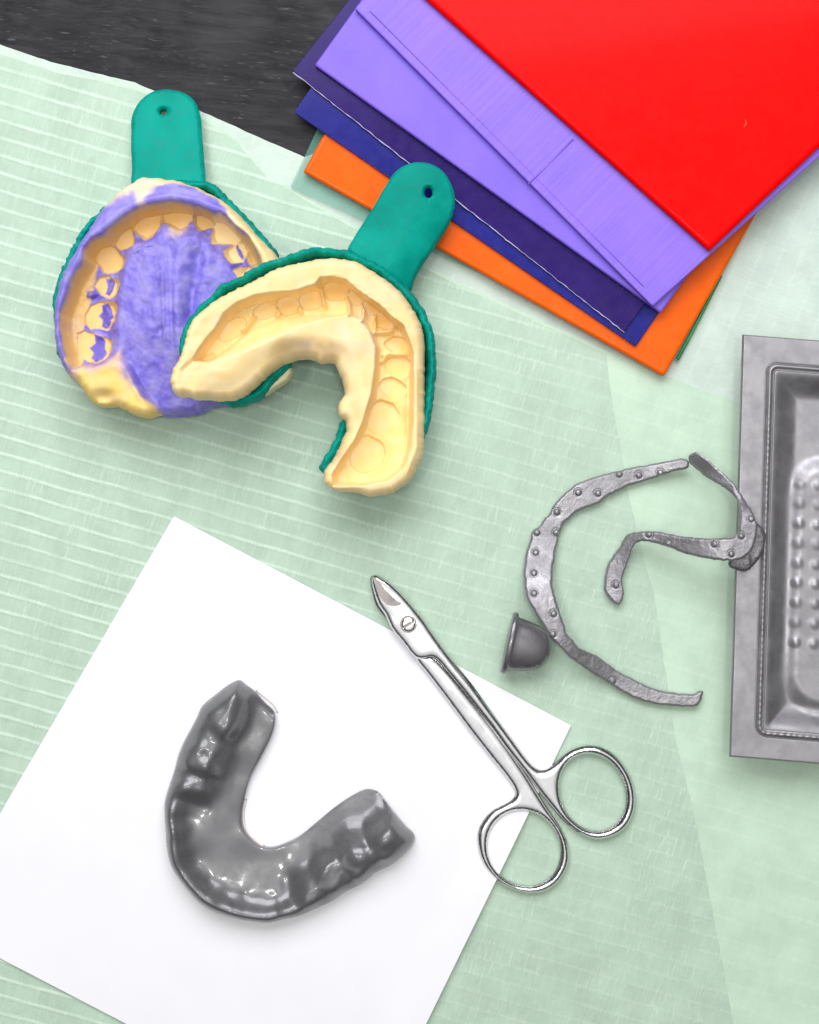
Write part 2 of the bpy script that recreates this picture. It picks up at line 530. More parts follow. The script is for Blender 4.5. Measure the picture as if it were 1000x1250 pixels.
# ---------------------------------------------------------------- stack of moulding sheets
def sheet(name, poly, z0, th, bev, mat, label, bow=0.0, sub=6, radius=3, extra=None):
    """a plate with softened rim, seen from above at the drawn outline"""
    p = A(poly)
    # round the corners a little
    o = []
    n = len(p)
    for i in range(n):
        a, b, c = p[i - 1], p[i], p[(i + 1) % n]
        u = (a - b) / np.linalg.norm(a - b); v = (c - b) / np.linalg.norm(c - b)
        for t_ in (0, 0.25, 0.5, 0.75, 1):
            q0 = b + u * radius; q2 = b + v * radius
            o.append((1 - t_) ** 2 * q0 + 2 * t_ * (1 - t_) * b + t_ ** 2 * q2)
    bm = bmesh.new()
    zr = z0 + th
    k = k_at(zr)
    cen = p.mean(0)
    def ring(inset, z):
        vs = []
        for q in o:
            dirv = cen - q; L = np.linalg.norm(dirv)
            qq = q + dirv / L * inset * 1.35
            vs.append(bm.verts.new(((qq[0] - 500) * k * S, (625 - qq[1]) * k * S, z * S)))
        return vs
    rings = [ring(0.6, z0), ring(0.0, z0 + min(1.0, th * 0.3))]
    st = 4
    for i in range(st + 1):
        a = math.pi / 2 * i / st
        rings.append(ring(bev * (1 - math.cos(a)), z0 + th - bev * 0.8 + bev * 0.8 * math.sin(a)))
    for r0, r1 in zip(rings, rings[1:]):
        for i in range(len(r0)):
            j = (i + 1) % len(r0)
            bm.faces.new((r0[i], r0[j], r1[j], r1[i]))
    bm.faces.new(rings[-1]); bm.faces.new(rings[0][::-1])
    bmesh.ops.recalc_face_normals(bm, faces=bm.faces)
    me = bpy.data.meshes.new(name)
    for f in bm.faces: f.smooth = len(f.verts) == 4
    for e in bm.edges:
        if len(e.link_faces) == 2 and any(len(f.verts) > 4 for f in e.link_faces): e.smooth = True
    bm.to_mesh(me); bm.free()
    me.materials.append(mat)
    ob = bpy.data.objects.new(name, me); C.objects.link(ob)
    tag(ob, label, 'sheet', 'dental moulding sheets stacked at the top')
    return ob

sh = {}
m_clear = mat_plastic('clear_sheet', lin(110, 185, 165), 0.10, coat=0.3, alpha=0.24, var=0.02, grain=0)
m_clear_e = None
m_orange = mat_plastic('orange_sheet', lin(246, 98, 0), 0.22, spec=0.1, coat=0.12, var=0.05, grain=0.06)
m_navy = mat_plastic('navy_sheet', lin(30, 32, 128), 0.2, spec=0.12, coat=0.1, alpha=0.93, var=0.06, grain=0.05)
m_dpurple = mat_plastic('dark_purple_sheet', lin(44, 24, 100), 0.16, spec=0.12, coat=0.0, alpha=1, var=0.06, grain=0.0)
m_lil = mat_plastic('lilac_sheet', lin(127, 98, 218), 0.36, spec=0.3, var=0.05, grain=0.10, streak=(36, 0.02, 0.15, 0.2))
m_red = mat_plastic('red_sheet', lin(250, 2, 0), 0.26, coat=0.04, spec=0.05, var=0.03, grain=0.03)

def mat_lilac_top():
    m, nt, b = new_mat('ribbed_lilac_sheet', lin(150, 116, 240), 0.36, spec=0.3)
    v = coords(nt, 45)       # x along the long lower edge
    vs = coords(nt, 45, scale=(0.30, 0.006, 1))
    st = noise(nt, vs, 1.0, 4, 0.7)
    vl = coords(nt, 45, scale=(0.004, 0.08, 1))
    st2 = noise(nt, vl, 1.0, 3, 0.6)
    g = noise(nt, v, 0.015, 4)
    c = mixc(nt, maprange(nt, st, 0.38, 0.70), lin(128, 99, 218), lin(138, 108, 226))
    nt.links.new(mixc(nt, maprange(nt, g, 0.3, 0.75, 0, 0.5), c, lin(152, 112, 220)), b.inputs['Base Color'])
    h = math_(nt, 'ADD', math_(nt, 'MULTIPLY', st, 1.1), math_(nt, 'MULTIPLY', st2, 0.5))
    bump(nt, b, h, 0.8, 0.6)
    return m

z = GZ + 0.6
sheet('moulding_sheet', [(354, 229), (828, 442), (1040, 0), (560, -215)], z, 4, 0.8, m_clear,
      'see-through greenish sheet at the bottom of the stack, its corner on the green cover', radius=5)
z += 4.3
sheet('moulding_sheet', [(370, 209), (811, 459), (1058, 24), (612, -226)], z, 11, 4.5, m_orange,
      'thick glossy orange sheet second from the bottom of the stack', radius=3)
z += 11.3
sheet('moulding_sheet', [(359, 137), (776, 423), (1062, 6), (643, -281)], z, 5, 1.0, m_navy,
      'navy blue sheet lying directly on the orange sheet', radius=2)
z += 5.3
sheet('moulding_sheet', [(357, 87), (432, -8), (675, -316), (1080, 0), (788, 370), (762, 405)][::-1], z, 4, 1.0, m_dpurple,
      'thin dark purple translucent sheet with a pale cut edge, between navy and lilac', radius=2)
z += 4.3
sheet('moulding_sheet', [(384, 79), (807, 382), (1091, -15), (668, -317)], z, 9, 3.2, m_lil,
      'smooth lilac sheet, the lower of the two lilac ones', radius=3)
z += 9.3
zl = z
top_lil = sheet('moulding_sheet', [(433, 10), (797, 374), (1143, 62), (779, -331)], z, 9, 2.0, mat_lilac_top(),
      'finely ribbed lilac sheet with embossed lines lying directly under the red sheet', radius=3)
z += 9.3
red = sheet('moulding_sheet', [(367, -138), (867, 306), (1212, -21), (712, -465)], z, 11, 6.5, m_red,
      'bright red glossy sheet on top of the stack', radius=3)
ztop = z + 11

# raised lines on the ribbed lilac sheet
def bar(pts, w, h, z0, zref, name, mat, parent, n=7):
    """a low rounded ridge along a path"""
    p = A(pts); V = []; F = []
    for i in range(len(p)):
        d = p[min(i + 1, len(p) - 1)] - p[max(i - 1, 0)]
        d = d / (np.linalg.norm(d) + 1e-9); nrm = A((-d[1], d[0]))
        for j in range(n):
            a = math.pi * j / (n - 1)
            wi = w[i] if hasattr(w, '__len__') else w
            q = p[i] + nrm * math.cos(a) * wi
            zz = (z0[i] if hasattr(z0, '__len__') else z0) + math.sin(a) * h
            k = k_at(zref)
            V.append(((q[0] - 500) * k * S, (625 - q[1]) * k * S, zz * S))
    for i in range(len(p) - 1):
        for j in range(n - 1):
            F.append((i * n + j, i * n + j + 1, (i + 1) * n + j + 1, (i + 1) * n + j))
    o = link_mesh(name, V, F, mat, parent)
    bm = bmesh.new(); bm.from_mesh(o.data); bmesh.ops.holes_fill(bm, edges=[e for e in bm.edges if e.is_boundary]); bmesh.ops.recalc_face_normals(bm, faces=bm.faces); bm.to_mesh(o.data); bm.free()
    return o
mlt = top_lil.data.materials[0]
bar([(452, 14), (600, 162), (700, 263), (786, 350)], 0.8, 0.5, zl + 8.9, zl + 9, 'embossed_line', mlt, top_lil)
bar([(645, 225), (668, 202), (700, 170)], 1.3, 0.9, zl + 8.8, zl + 9, 'embossed_line', mlt, top_lil)
# tiny nick in the red sheet
bar([(910, 146), (911, 151), (908, 155)], 0.7, 0.35, ztop - 0.15, ztop, 'surface_nick', mat_plastic('nick', lin(255, 90, 20), 0.3), red)
clr = [o for o in C.objects if o.get('label', '').startswith('see-through')][0]
bar([(827, 439), (841, 413), (858, 380), (880, 336)], 2.2, 1.2, GZ + 3.6, GZ + 4.6, 'cut_edge', mat_plastic('green_edge', lin(40, 150, 78), 0.3), clr)
# torn bright burr along the cut edge of the thin purple sheet
burr = []
nb_ = 90
rr = random.Random(8)
for i in range(nb_ + 1):
    t_ = i / nb_
    burr.append((358 + (762 - 358) * t_ + rr.uniform(-.5, .5), 88 + (405.5 - 88) * t_ + rr.uniform(-.5, .5)))
zp = GZ + 0.6 + 4.3 + 11.3 + 5.3 + 4
dp = [o for o in C.objects if o.get('label', '').startswith('thin dark purple')][0]
bar(burr, [0.35 + 0.7 * rr.random() ** 2 for _ in burr], 0.9, zp - 0.8, zp, 'cut_edge', mat_plastic('cut_edge', lin(190, 180, 220), 0.35), dp, n=5)

# ---------------------------------------------------------------- colours of the impression materials; ochre is cream putty with painted shade
CREAM = A(lin(252, 220, 154)[:3]); YEL = A(lin(246, 208, 112)[:3]); PALE = A(lin(246, 220, 184)[:3])
SHADE_OCHRE = A(lin(238, 196, 112)[:3]); PURP = A(lin(128, 116, 210)[:3]); PURPD = A(lin(96, 84, 186)[:3])
MAUVE = A(lin(205, 168, 170)[:3])

def mixv(a, b, f):
    return a + (b - a) * f[:, None]

# ================================================================ IMPRESSION 1 (upper, left)
I1 = [(163, 219), (174, 214.5), (190, 215), (210, 217.5), (228, 222), (250, 231), (270, 242), (292, 261), (312, 284), (328, 300), (341, 318),
      (345, 350), (342, 400), (334, 440), (312, 468), (292, 482), (276, 494), (256, 494), (240, 502), (222, 506), (203, 507), (192, 505),
      (180, 508), (164, 507), (150, 500), (137, 495), (117, 495), (105, 486), (95, 472), (80, 457), (70, 437), (65, 410), (64, 385),
      (66, 362), (72, 338), (82, 318), (93, 301), (104, 283), (113, 268), (119, 258), (132, 244), (146, 230)]
COUT = [(87, 452), (80, 436), (76, 419), (73, 400), (74, 382), (82, 360), (87, 344), (103, 318), (104, 304), (114, 293), (127, 287), (140, 275),
        (156, 262), (170, 254), (188, 249), (210, 246), (222, 248), (243, 252), (259, 259), (276, 264), (281, 270), (289, 278), (305, 290), (318, 315), (324, 340)]
BOWL = COUT + [(330, 400), (300, 530), (192, 530), (176, 492), (163, 470), (152, 448), (140, 440), (114, 450)]
TRO = COUT + [(300, 345), (280, 325), (268, 314), (256, 298), (240, 284), (216, 288), (200, 278), (176, 296), (160, 302), (151, 322), (146, 345),
              (143, 370), (139, 395), (137, 420), (126, 441), (105, 446)]
TE = {
 'a': [(156, 272), (160, 261), (174, 256), (191, 253), (192, 269), (186, 286), (176, 291), (168, 285), (157, 275)],
 'b': [(135, 290), (140, 277), (154, 269), (157, 280), (160, 296), (152, 298), (141, 301), (135, 294)],
 'c': [(107, 309), (114, 296), (130, 293), (144, 306), (150, 318), (146, 326), (133, 328), (120, 328), (114, 318)],
 'd': [(108, 344), (114, 333), (125, 331), (140, 338), (144, 344), (138, 357), (128, 360), (117, 355)],
 'e': [(96, 382), (103, 369), (117, 363), (135, 364), (141, 372), (138, 387), (127, 400), (114, 396), (104, 398), (96, 390)],
 'f': [(87, 403), (96, 400), (108, 403), (122, 408), (133, 414), (133, 427), (125, 436), (114, 442), (101, 438), (88, 430)],
 'g': [(192, 253), (212, 251), (233, 252), (232, 264), (227, 267), (216, 281), (209, 278), (201, 269), (192, 266)],
 'h': [(234, 253), (244, 253), (256, 261), (259, 272), (249, 274), (240, 278), (233, 267)],
 'i': [(258, 262), (270, 261), (286, 277), (292, 286), (284, 294), (273, 293), (257, 294), (254, 283)],
 'j': [(270, 302), (280, 293), (292, 290), (299, 302), (294, 315), (280, 318), (272, 309)],
 'k': [(283, 328), (292, 322), (312, 318), (316, 328), (289, 338)],
}
PATCH = [  # purple lying inside the tooth pits
 [(122, 335), (131, 334), (134, 340), (131, 350), (127, 357), (121, 354), (124, 345)],
 [(117, 367), (126, 365), (130, 374), (133, 382), (129, 392), (124, 399), (117, 394), (118, 386), (112, 381), (117, 376)],
 [(108, 404), (118, 406), (122, 412), (121, 421), (124, 428), (118, 436), (110, 439), (103, 434), (107, 427), (101, 421), (109, 415)],
 [(100, 351), (108, 350), (114, 355), (106, 360), (99, 358)],
 [(286, 292), (291, 300), (295, 308), (292, 312), (287, 304), (283, 296)],
 [(302, 322), (306, 320), (309, 326), (304, 328)],
 [(280, 318), (292, 315), (288, 322), (281, 326), (275, 322)],
]
WALL = [(80, 440), (76, 419), (73, 400), (74, 382), (82, 360), (87, 344), (103, 318), (104, 304), (114, 293), (127, 287), (140, 275), (156, 262), (170, 254), (188, 249), (210, 246),
        (222, 248), (243, 252), (259, 259), (276, 264), (289, 278), (305, 290), (318, 315), (324, 330), (312, 330), (300, 316), (290, 292), (276, 278), (250, 262), (232, 256), (192, 257), (160, 268), (140, 292), (128, 298),
        (112, 322), (108, 345), (104, 362), (98, 385), (94, 402), (90, 420), (96, 442), (88, 452)]
HEEL = [(78, 456), (86, 450), (96, 442), (115, 446), (133, 436), (144, 426), (150, 443), (160, 462), (170, 484), (184, 492), (193, 505), (180, 520), (120, 515), (85, 480)]
TOPC = [(120, 200), (186, 205), (192, 222), (184, 232), (176, 249), (169, 248), (164, 236), (150, 238), (140, 246), (125, 250), (110, 250)]
RCREAM = [(186, 205), (260, 200), (360, 280), (360, 350), (318, 345), (316, 312), (304, 289), (289, 277), (281, 271), (276, 258), (262, 242), (236, 229), (214, 225), (190, 228)]

def top1(P, d):
    b = sd(P, BOWL); tr = sd(P, TRO)
    px, py = P[:, 0], P[:, 1]
    rim = 92 - 8 * sm(py, 380, 500) + 4 * fbm(P, 40, 7, 2)
    pal = 70 + 15 * np.exp(-((px - 205) / 62) ** 2 - ((py - 350) / 95) ** 2) - 14 * sm(py, 400, 505)
    # folds and pits of the palate
    pal = pal + 3.2 * fbm(P, 26, 21, 2, (0.7, 1.8)) + 1.6 * fbm(P, 7, 31, 2)
    pal = pal + 2.4 * np.exp(-((px - 197 - 0.03 * (py - 300)) / 3.0) ** 2) * sm(py, 320, 345) * sm(py, 450, 400)
    pal = pal - 2.6 * np.exp(-((px - 207 - 0.03 * (py - 300)) / 2.6) ** 2) * sm(py, 330, 360) * sm(py, 440, 400)
    pal = pal - 6 * np.exp(-((px - 225) / 12) ** 2 - ((py - 345) / 26) ** 2)
    pal = pal - 5 * np.exp(-(((px - 196) / 4) ** 2 + ((py - 403) / 5) ** 2))
    pal = pal + 5.0 * np.exp(-(seg_dist(P, [(228, 290), (222, 330), (216, 380), (222, 430)], False) / 9.0) ** 2)
    pal = pal - 6.0 * np.exp(-(seg_dist(P, [(241, 310), (236, 345), (230, 385)], False) / 7.0) ** 2)
    pal = pal + 2.2 * np.sin(px * 0.33 + 4 * fbm(P, 40, 66, 2)) * sm(px, 165, 190) * sm(py, 345, 300) * 0.5
    fold = seg_dist(P, [(161, 311), (168, 308), (174, 303), (184, 301)], False)
    pal = pal - 3.0 * np.exp(-(fold / 1.6) ** 2)
    h = rim + (pal - rim) * sm(b, -2, 9)
    dco = seg_dist(P, COUT, False)
    tj = tr + 2.5 * fbm(P, 9, 311, 2)
    h = h - 24 * np.where(dco < 12, sm(tr, -1, 7), sm(tj, -5, 15))
    lab = sm(seg_dist(P, COUT, False), 34, 6)
    jag = 1.6 * fbm(P, 6, 301, 2)
    for key, q in TE.items():
        s = sd(P, q) + jag
        dep = 17 if key in 'abcgh' else 15
        h = h - dep * (0.55 + 0.75 * lab) * sm(s, -1.5, 6.0)
        h = h + 1.5 * np.exp(-((s + 0.8) / 1.3) ** 2) * sm(tr, -4, 2)
    for q in PATCH:
        s = sd(P, q)
        h = h + 6 * sm(s, -1.5, 3.0)
    # heel of yellow putty with its dent
    hl = sm(sd(P, HEEL), -8, 8)
    h = h + hl * (78 - h) * 0.75
    h = h - 12 * np.exp(-(((px - 124) / 14) ** 2 + ((py - 484) / 8) ** 2))
    # lip of the rim, rolled
    h = h + 3.5 * np.exp(-((b + 6) / 4.5) ** 2) * sm(py, 470, 420)
    h = h + 0.3 * fbm(P, 5, 77, 2)
    return h + round_edge(d, 13, 26)

def tint1(P, d):
    px, py = P[:, 0], P[:, 1]
    n = fbm(P, 9, 13, 3) * 5; n2 = fbm(P, 22, 43, 3)
    b = sd(P, BOWL)
    col = np.tile(PURP, (len(P), 1))
    col = mixv(col, PURPD, np.clip(sm(n2, -0.1, 0.5) * 0.6 + 0.6 * np.exp(-(((px - 246) / 26) ** 2 + ((py - 350) / 50) ** 2)) * sm(n, -2, 2), 0, 1) * (b > 0))  # random tone, plus shading beside the palate fold put into the purple
    # on the rim
    f = sm(sd(P, RCREAM) + n * 0.6, -2, 3); col = mixv(col, CREAM, f)
    f = sm(sd(P, TOPC) + n, -7, 5); col = mixv(col, PALE, f)
    # labial wall and tooth pits, their shade and warm bounce painted as ochre
    f = sm(sd(P, WALL) + n * 0.3, -1.5, 2); col = mixv(col, SHADE_OCHRE * 0.85 + CREAM * 0.1, f)
    for key, q in TE.items():
        f = sm(sd(P, q) + 1.6 * fbm(P, 6, 301, 2), -1.2, 0.8); col = mixv(col, SHADE_OCHRE if key in 'abcdefgh' else CREAM, f)
    for q in PATCH:
        f = sm(sd(P, q) + n * 0.2, -0.8, 0.9); col = mixv(col, PURPD, f)
    # heel
    s = sd(P, HEEL)
    f = sm(s + n * 1.2, -6, 7); col = mixv(col, MAUVE, f)
    f = sm(s + n * 1.0, 2, 15); f = np.maximum(f, sm(s + n * .4, -1, 3) * sm(py, 455, 480)); col = mixv(col, YEL, f)
    # bluish patches in front
    f = np.exp(-(((px - 213) / 9) ** 2 + ((py - 280) / 9) ** 2)) * 0.8; col = mixv(col, PALE * 0.9, f)
    # stains in the left end of the front wall
    f = sm(n2, 0.05, 0.4) * 0.35 * sm(px, 320, 250) * (sd(P, WALL) > 0); col = mixv(col, MAUVE, f)
    return col

def split1(P):
    """0 putty, 1 purple"""
    b = sd(P, BOWL)
    n = fbm(P, 9, 13, 3) * 5
    cream = (sd(P, RCREAM) + n * .6 > 0.5) | (sd(P, TOPC) + n > -1) | (sd(P, WALL) + n * .3 > 0.2) | (sd(P, HEEL) + n > 0)
    for q in TE.values(): cream |= sd(P, q) + 1.6 * fbm(P, 6, 301, 2) > -0.2
    for q in PATCH: cream &= ~(sd(P, q) + n * .2 > 0)
    return np.where(cream, 0, 1)

t1 = empty('impression_tray', 200, 360, GZ, 'upper dental impression tray with purple and yellow putty, partly under the cream one',
           'impression tray', 'dental impression trays')
o1 = rough(catmull(I1, 2.0), 0.9, 6, 2)
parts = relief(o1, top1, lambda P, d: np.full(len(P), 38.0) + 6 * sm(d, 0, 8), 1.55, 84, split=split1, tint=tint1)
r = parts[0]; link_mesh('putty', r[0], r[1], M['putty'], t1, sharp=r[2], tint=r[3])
r = parts[1]; link_mesh('purple_wash', r[0], r[1], M['wash'], t1, sharp=r[2], tint=r[3])

# teal tray below it
TR1 = [(166, 222), (200, 222), (224, 218), (240, 219), (254, 220), (270, 232), (284, 246), (300, 262), (316, 280), (328, 294), (336, 304), (340, 318),
       (343, 350), (340, 400), (332, 438), (308, 464), (286, 478), (250, 486), (205, 492), (165, 490), (130, 480), (100, 466),
       (82, 448), (69, 430), (66, 405), (64, 385), (63, 370), (67, 350), (71, 336), (83, 308), (95, 285), (107, 269), (117, 260), (130, 248), (146, 234)]
def tray_top(lvf, r_=5):
    def f(P, d):
        lv = lvf(P)
        return 24 + (lv - 24) * (1 - sm(d, 9, 15)) + round_edge(d, r_, 7) + 1.8 * fbm(P, 8, 5, 3) + 4 * np.exp(-((d - 4) / 2.6) ** 2)
    return f
r = relief(rough(catmull(TR1, 2.0), 1.5, 5, 9), tray_top(lambda P: 66 - 34 * sm(P[:, 1], 425, 462)), lambda P, d: GZ + 16 * (1 - sm(d, 0, 16)), 3.2, 66)[0]
link_mesh('tray_body', r[0], r[1], M['tray'], t1, sharp=r[2])

def flat_handle(outline, hole, top, bottom, zref, parent, spacing=3.0, holer=(5, 4), rotd=0):
    o = rough(densify(catmull(outline, 3.0), 3), 0.25, 6, 4)
    hl = ellipse(hole[0], hole[1], holer[0], holer[1], rotd, 24)
    dl = lambda P: seg_dist(P, hl)
    r = relief(o, lambda P, d: top(P, d) + 1.6 * np.exp(-((dl(P) - 1.8) / 1.3) ** 2), bottom, spacing, zref, holes=[hl])[0]
    return link_mesh('handle', r[0], r[1], M['teal'], parent, sharp=r[2])
H1 = [(162, 226), (161, 204), (159.5, 185), (159, 165), (159, 142), (163, 129), (171, 117.5), (184, 108.5), (198, 105.5), (215, 107.5), (230, 114), (240, 128),
      (243.5, 140), (246, 166), (248.5, 193), (250.5, 214), (250, 228), (205, 232)]
def h1top(P, d):
    u = sm(P[:, 1], 190, 120)
    x0 = (P[:, 0] - 203) / 44
    return 22 + 0.15 * (P[:, 1] - 105) + round_edge(d, 4, 5) - 2.5 * x0 ** 2 + 0.9 * np.exp(-((P[:, 0] - 206) / 5) ** 2) * (1 - u) + 0.8 * fbm(P, 30, 3, 2)
flat_handle(H1, (198, 134.5), h1top, lambda P, d: 12 + 0.15 * (P[:, 1] - 105) + 0 * d, 32, t1, holer=(5, 4))

# ================================================================ IMPRESSION 2 (lower, on top of the first)
def tilt(P):
    """the tray leans: its left lobe rests on the first tray"""
    px, py = P[:, 0], P[:, 1]
    return 12 + 80 * np.clip((500 - px) / 300.0, -0.05, 1.1) - 0.03 * (py - 450)
def zref2(P):
    return tilt(P) + 66

I2 = [(207, 465), (210, 450), (218, 438), (223, 420), (228, 400), (236, 388), (250, 375), (262, 366), (280, 356), (300, 346), (315, 338), (326, 332),
      (340, 326), (356, 322), (372, 318), (393, 314.5), (417, 315), (436, 319), (455, 330), (471, 340.5), (485, 352), (499, 368), (510, 386), (517, 406),
      (518.5, 432), (518.5, 484), (518.5, 529), (516, 556), (507, 576), (495, 592), (476, 602), (457, 606), (436, 602), (423, 601), (404, 597),
      (395, 589), (396, 573), (407, 558), (415, 539), (422, 523), (421, 512), (412.5, 506), (413, 492), (420, 481), (418, 466), (412, 452), (408, 443),
      (402, 441), (393, 442), (384, 438), (377, 436), (368, 437), (360, 438), (353, 440), (344, 444), (328, 455), (312, 470), (296, 482), (283, 487.5), (269, 488), (254, 487),
      (245, 487), (230, 484), (216, 482), (209, 474)]
TRO2 = [(238, 440), (243, 430), (254, 414), (264, 403), (275, 384), (290, 372), (312, 363), (336, 359), (356, 358), (372, 354), (386, 349), (392, 341), (404, 340), (423, 344),
        (436, 356), (449, 365), (465, 376), (478, 389), (492, 399), (499, 416), (504, 432), (504, 456), (503, 516), (500, 548), (491, 572), (474, 586),
        (444, 592), (407, 593), (406, 580), (417, 561), (433, 540), (444, 516), (454, 484), (459, 452), (460, 424), (452, 404), (440, 390), (424, 384),
        (400, 388), (370, 398), (340, 412), (310, 426), (280, 438), (258, 444)]
T2 = [  # cx, cy, rx, ry, rot, depth
 (447, 554, 22, 23, 20, 12), (466, 510, 20, 21, 20, 13), (478, 473, 17, 13, 10, 12), (486, 446, 17, 13, 0, 10), (485, 420, 16, 11, 0, 10),
 (487, 398, 8, 5.5, 20, 13), (468, 392, 11, 10, 45, 15), (452, 374, 12, 8, 40, 15), (433, 363, 10, 9, 35, 16), (409, 355, 14, 12, 0, 18),
 (379, 367, 12.5, 12, -20, 18), (351, 374, 12, 12, -20, 19), (324, 380, 14, 8, -15, 12), (284, 402, 18, 9, -38, 12)]
def top2(P, d):
    tr = sd(P, TRO2); px, py = P[:, 0], P[:, 1]
    rim = 76 + 3 * fbm(P, 45, 8, 2)
    fl = 43 + 5 * fbm(P, 30, 18, 2)
    ling = 66 - 12 * sm(seg_dist(P, [(395, 430), (415, 480), (405, 560)], False), 40, 4)
    h = rim
    # inner (tongue) side is lower and rounded
    inn = seg_dist(P, [(354, 441), (377, 436), (408, 443), (418, 480), (421, 512), (407, 558), (395, 589)], False)
    h = h - 12 * sm(inn, 30, 2)
    leftin = seg_dist(P, [(353, 440), (328, 455), (296, 482), (269, 488)], False)
    h = h - 8 * sm(leftin, 34, 2)
    # steep on the outer side, gentle towards the tongue on the left lobe
    wid = 7 + 24 * sm(px, 420, 330) * sm(seg_dist(P, TRO2[:12], False), 10, 34)
    h = h + (fl - h) * np.where(tr > -2, sm((tr + 2) / wid, 0, 1), 0)
    trs = sm(tr, -1, 4); wq = 0.13 * fbm(P, 8, 201, 2)
    for ti, (cx, cy, rx, ry, ro, dep) in enumerate(T2):
        if ti > 4:
            ol_ = math.hypot(cx - 405, cy - 500); cx += 3.0 * (cx - 405) / ol_; cy += 3.0 * (cy - 500) / ol_; rx *= 1.12; ry *= 1.2
        c_, s_ = math.cos(math.radians(ro)), math.sin(math.radians(ro))
        X = (px - cx) * c_ + (py - cy) * s_; Y = -(px - cx) * s_ + (py - cy) * c_
        q = np.sqrt((X / rx) ** 2 + (Y / ry) ** 2) + wq
        # tilted floor: deepest at the outer upper end, sharp lip around
        ox, oy = cx - 405, cy - 500; ol = math.hypot(ox, oy)
        w_ = ((px - cx) * ox / ol + (py - cy) * oy / ol * 1.0 - (py - cy) * 0.5) / (0.5 * (rx + ry))
        bowl_ = sm(q, 1.06, 0.78) * np.clip(0.62 + 0.5 * w_, 0.0, 1.15) * 1.15
        h = h - dep * 2.1 * bowl_ * trs
        h = h + 0.7 * np.exp(-((q - 1.1) / 0.1) ** 2) * np.clip(0.6 + 0.5 * w_, 0, 1)
    # thin webs between the teeth
    for web, hh in (([(296, 402), (304, 392), (313, 380)], 12), ([(296, 402), (286, 398), (279, 394)], 7), ([(338, 374), (341, 380), (337, 384)], 9),
                    ([(364, 372), (366, 380)], 9), ([(392, 352), (393, 362), (396, 372)], 11), ([(424, 360), (426, 372), (427, 384)], 13),
                    ([(443, 366), (444, 378), (443, 392)], 13), ([(459, 384), (458, 394), (457, 406)], 11), ([(462, 404), (472, 404), (478, 402)], 9),
                    ([(467, 432), (476, 430), (496, 431)], 5), ([(466, 440), (470, 434)], 6)):
        w = seg_dist(P, web, False)
        h = h + hh * 1.2 * np.exp(-((w + 3 * wq) / 1.9) ** 2)
    # channel edge in front of the outer rim on the right leg
    ch = seg_dist(P, [(499, 460), (499, 545), (490, 568)], False)
    h = h - 3 * np.exp(-(ch / 4) ** 2) + 2.2 * np.exp(-((ch - 9) / 3.5) ** 2) * (px > 497)
    h = h + 0.9 * fbm(P, 20, 61, 2) + 0.12 * fbm(P, 4, 71, 2)
    # smear marks on the left lobe
    h = h + 1.1 * fbm(P, 12, 91, 2, (2.2, 0.7)) * sm(px, 300, 240)
    h = h - 5 * np.exp(-(seg_dist(P, [(226, 452), (240, 440), (256, 432)], False) / 3.0) ** 2)
    return h + round_edge(d, 11, 20) + tilt(P)

def tint2(P, d):
    px, py = P[:, 0], P[:, 1]
    n2 = fbm(P, 30, 143, 3); n = fbm(P, 12, 113, 3)
    col = np.tile(CREAM, (len(P), 1))
    tr = sd(P, TRO2)
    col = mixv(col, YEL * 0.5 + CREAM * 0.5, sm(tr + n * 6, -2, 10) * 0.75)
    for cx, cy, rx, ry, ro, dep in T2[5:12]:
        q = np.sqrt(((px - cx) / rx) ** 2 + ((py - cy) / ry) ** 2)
        col = mixv(col, SHADE_OCHRE * 0.6 + YEL * 0.4, sm(q + n * .5, 1.15, 0.7) * 0.8)  # shade of the front tooth pits put into the putty colour
    f = np.exp(-(((px - 440) / 30) ** 2 + ((py - 400) / 34) ** 2)) * sm(n, -0.25, 0.3); col = mixv(col, PALE, f * 0.9)
    f = np.exp(-(((px - 470) / 22) ** 2 + ((py - 345) / 16) ** 2)); col = mixv(col, PALE, f * 0.5)
    # stain on the tongue side
    f = np.exp(-(((px - 385 + 0.5 * (py - 425)) / 30) ** 2 + ((py - 424) / 10) ** 2)) * sm(n2, -0.3, 0.25)
    col = mixv(col, A(lin(196, 158, 140)[:3]), f * 0.75)
    f = np.exp(-(((px - 410) / 10) ** 2 + ((py - 545) / 26) ** 2)); col = mixv(col, A(lin(228, 178, 150)[:3]), f * 0.55)
    f = sm(n2, 0.0, 0.45) * sm(px, 330, 230) * 0.6; col = mixv(col, PALE, f)
    return col

t2 = empty('impression_tray', 440, 480, GZ, 'lower dental impression tray with cream putty, its teal handle over the coloured sheets',
           'impression tray', 'dental impression trays')
def bot2(P, d):
    return 34 + tilt(P) + 6 * sm(d, 0, 8)
o2 = rough(catmull(I2, 2.0), 0.9, 5, 12)
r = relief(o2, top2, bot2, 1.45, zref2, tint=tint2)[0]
link_mesh('putty', r[0], r[1], M['putty'], t2, sharp=r[2], tint=r[3])

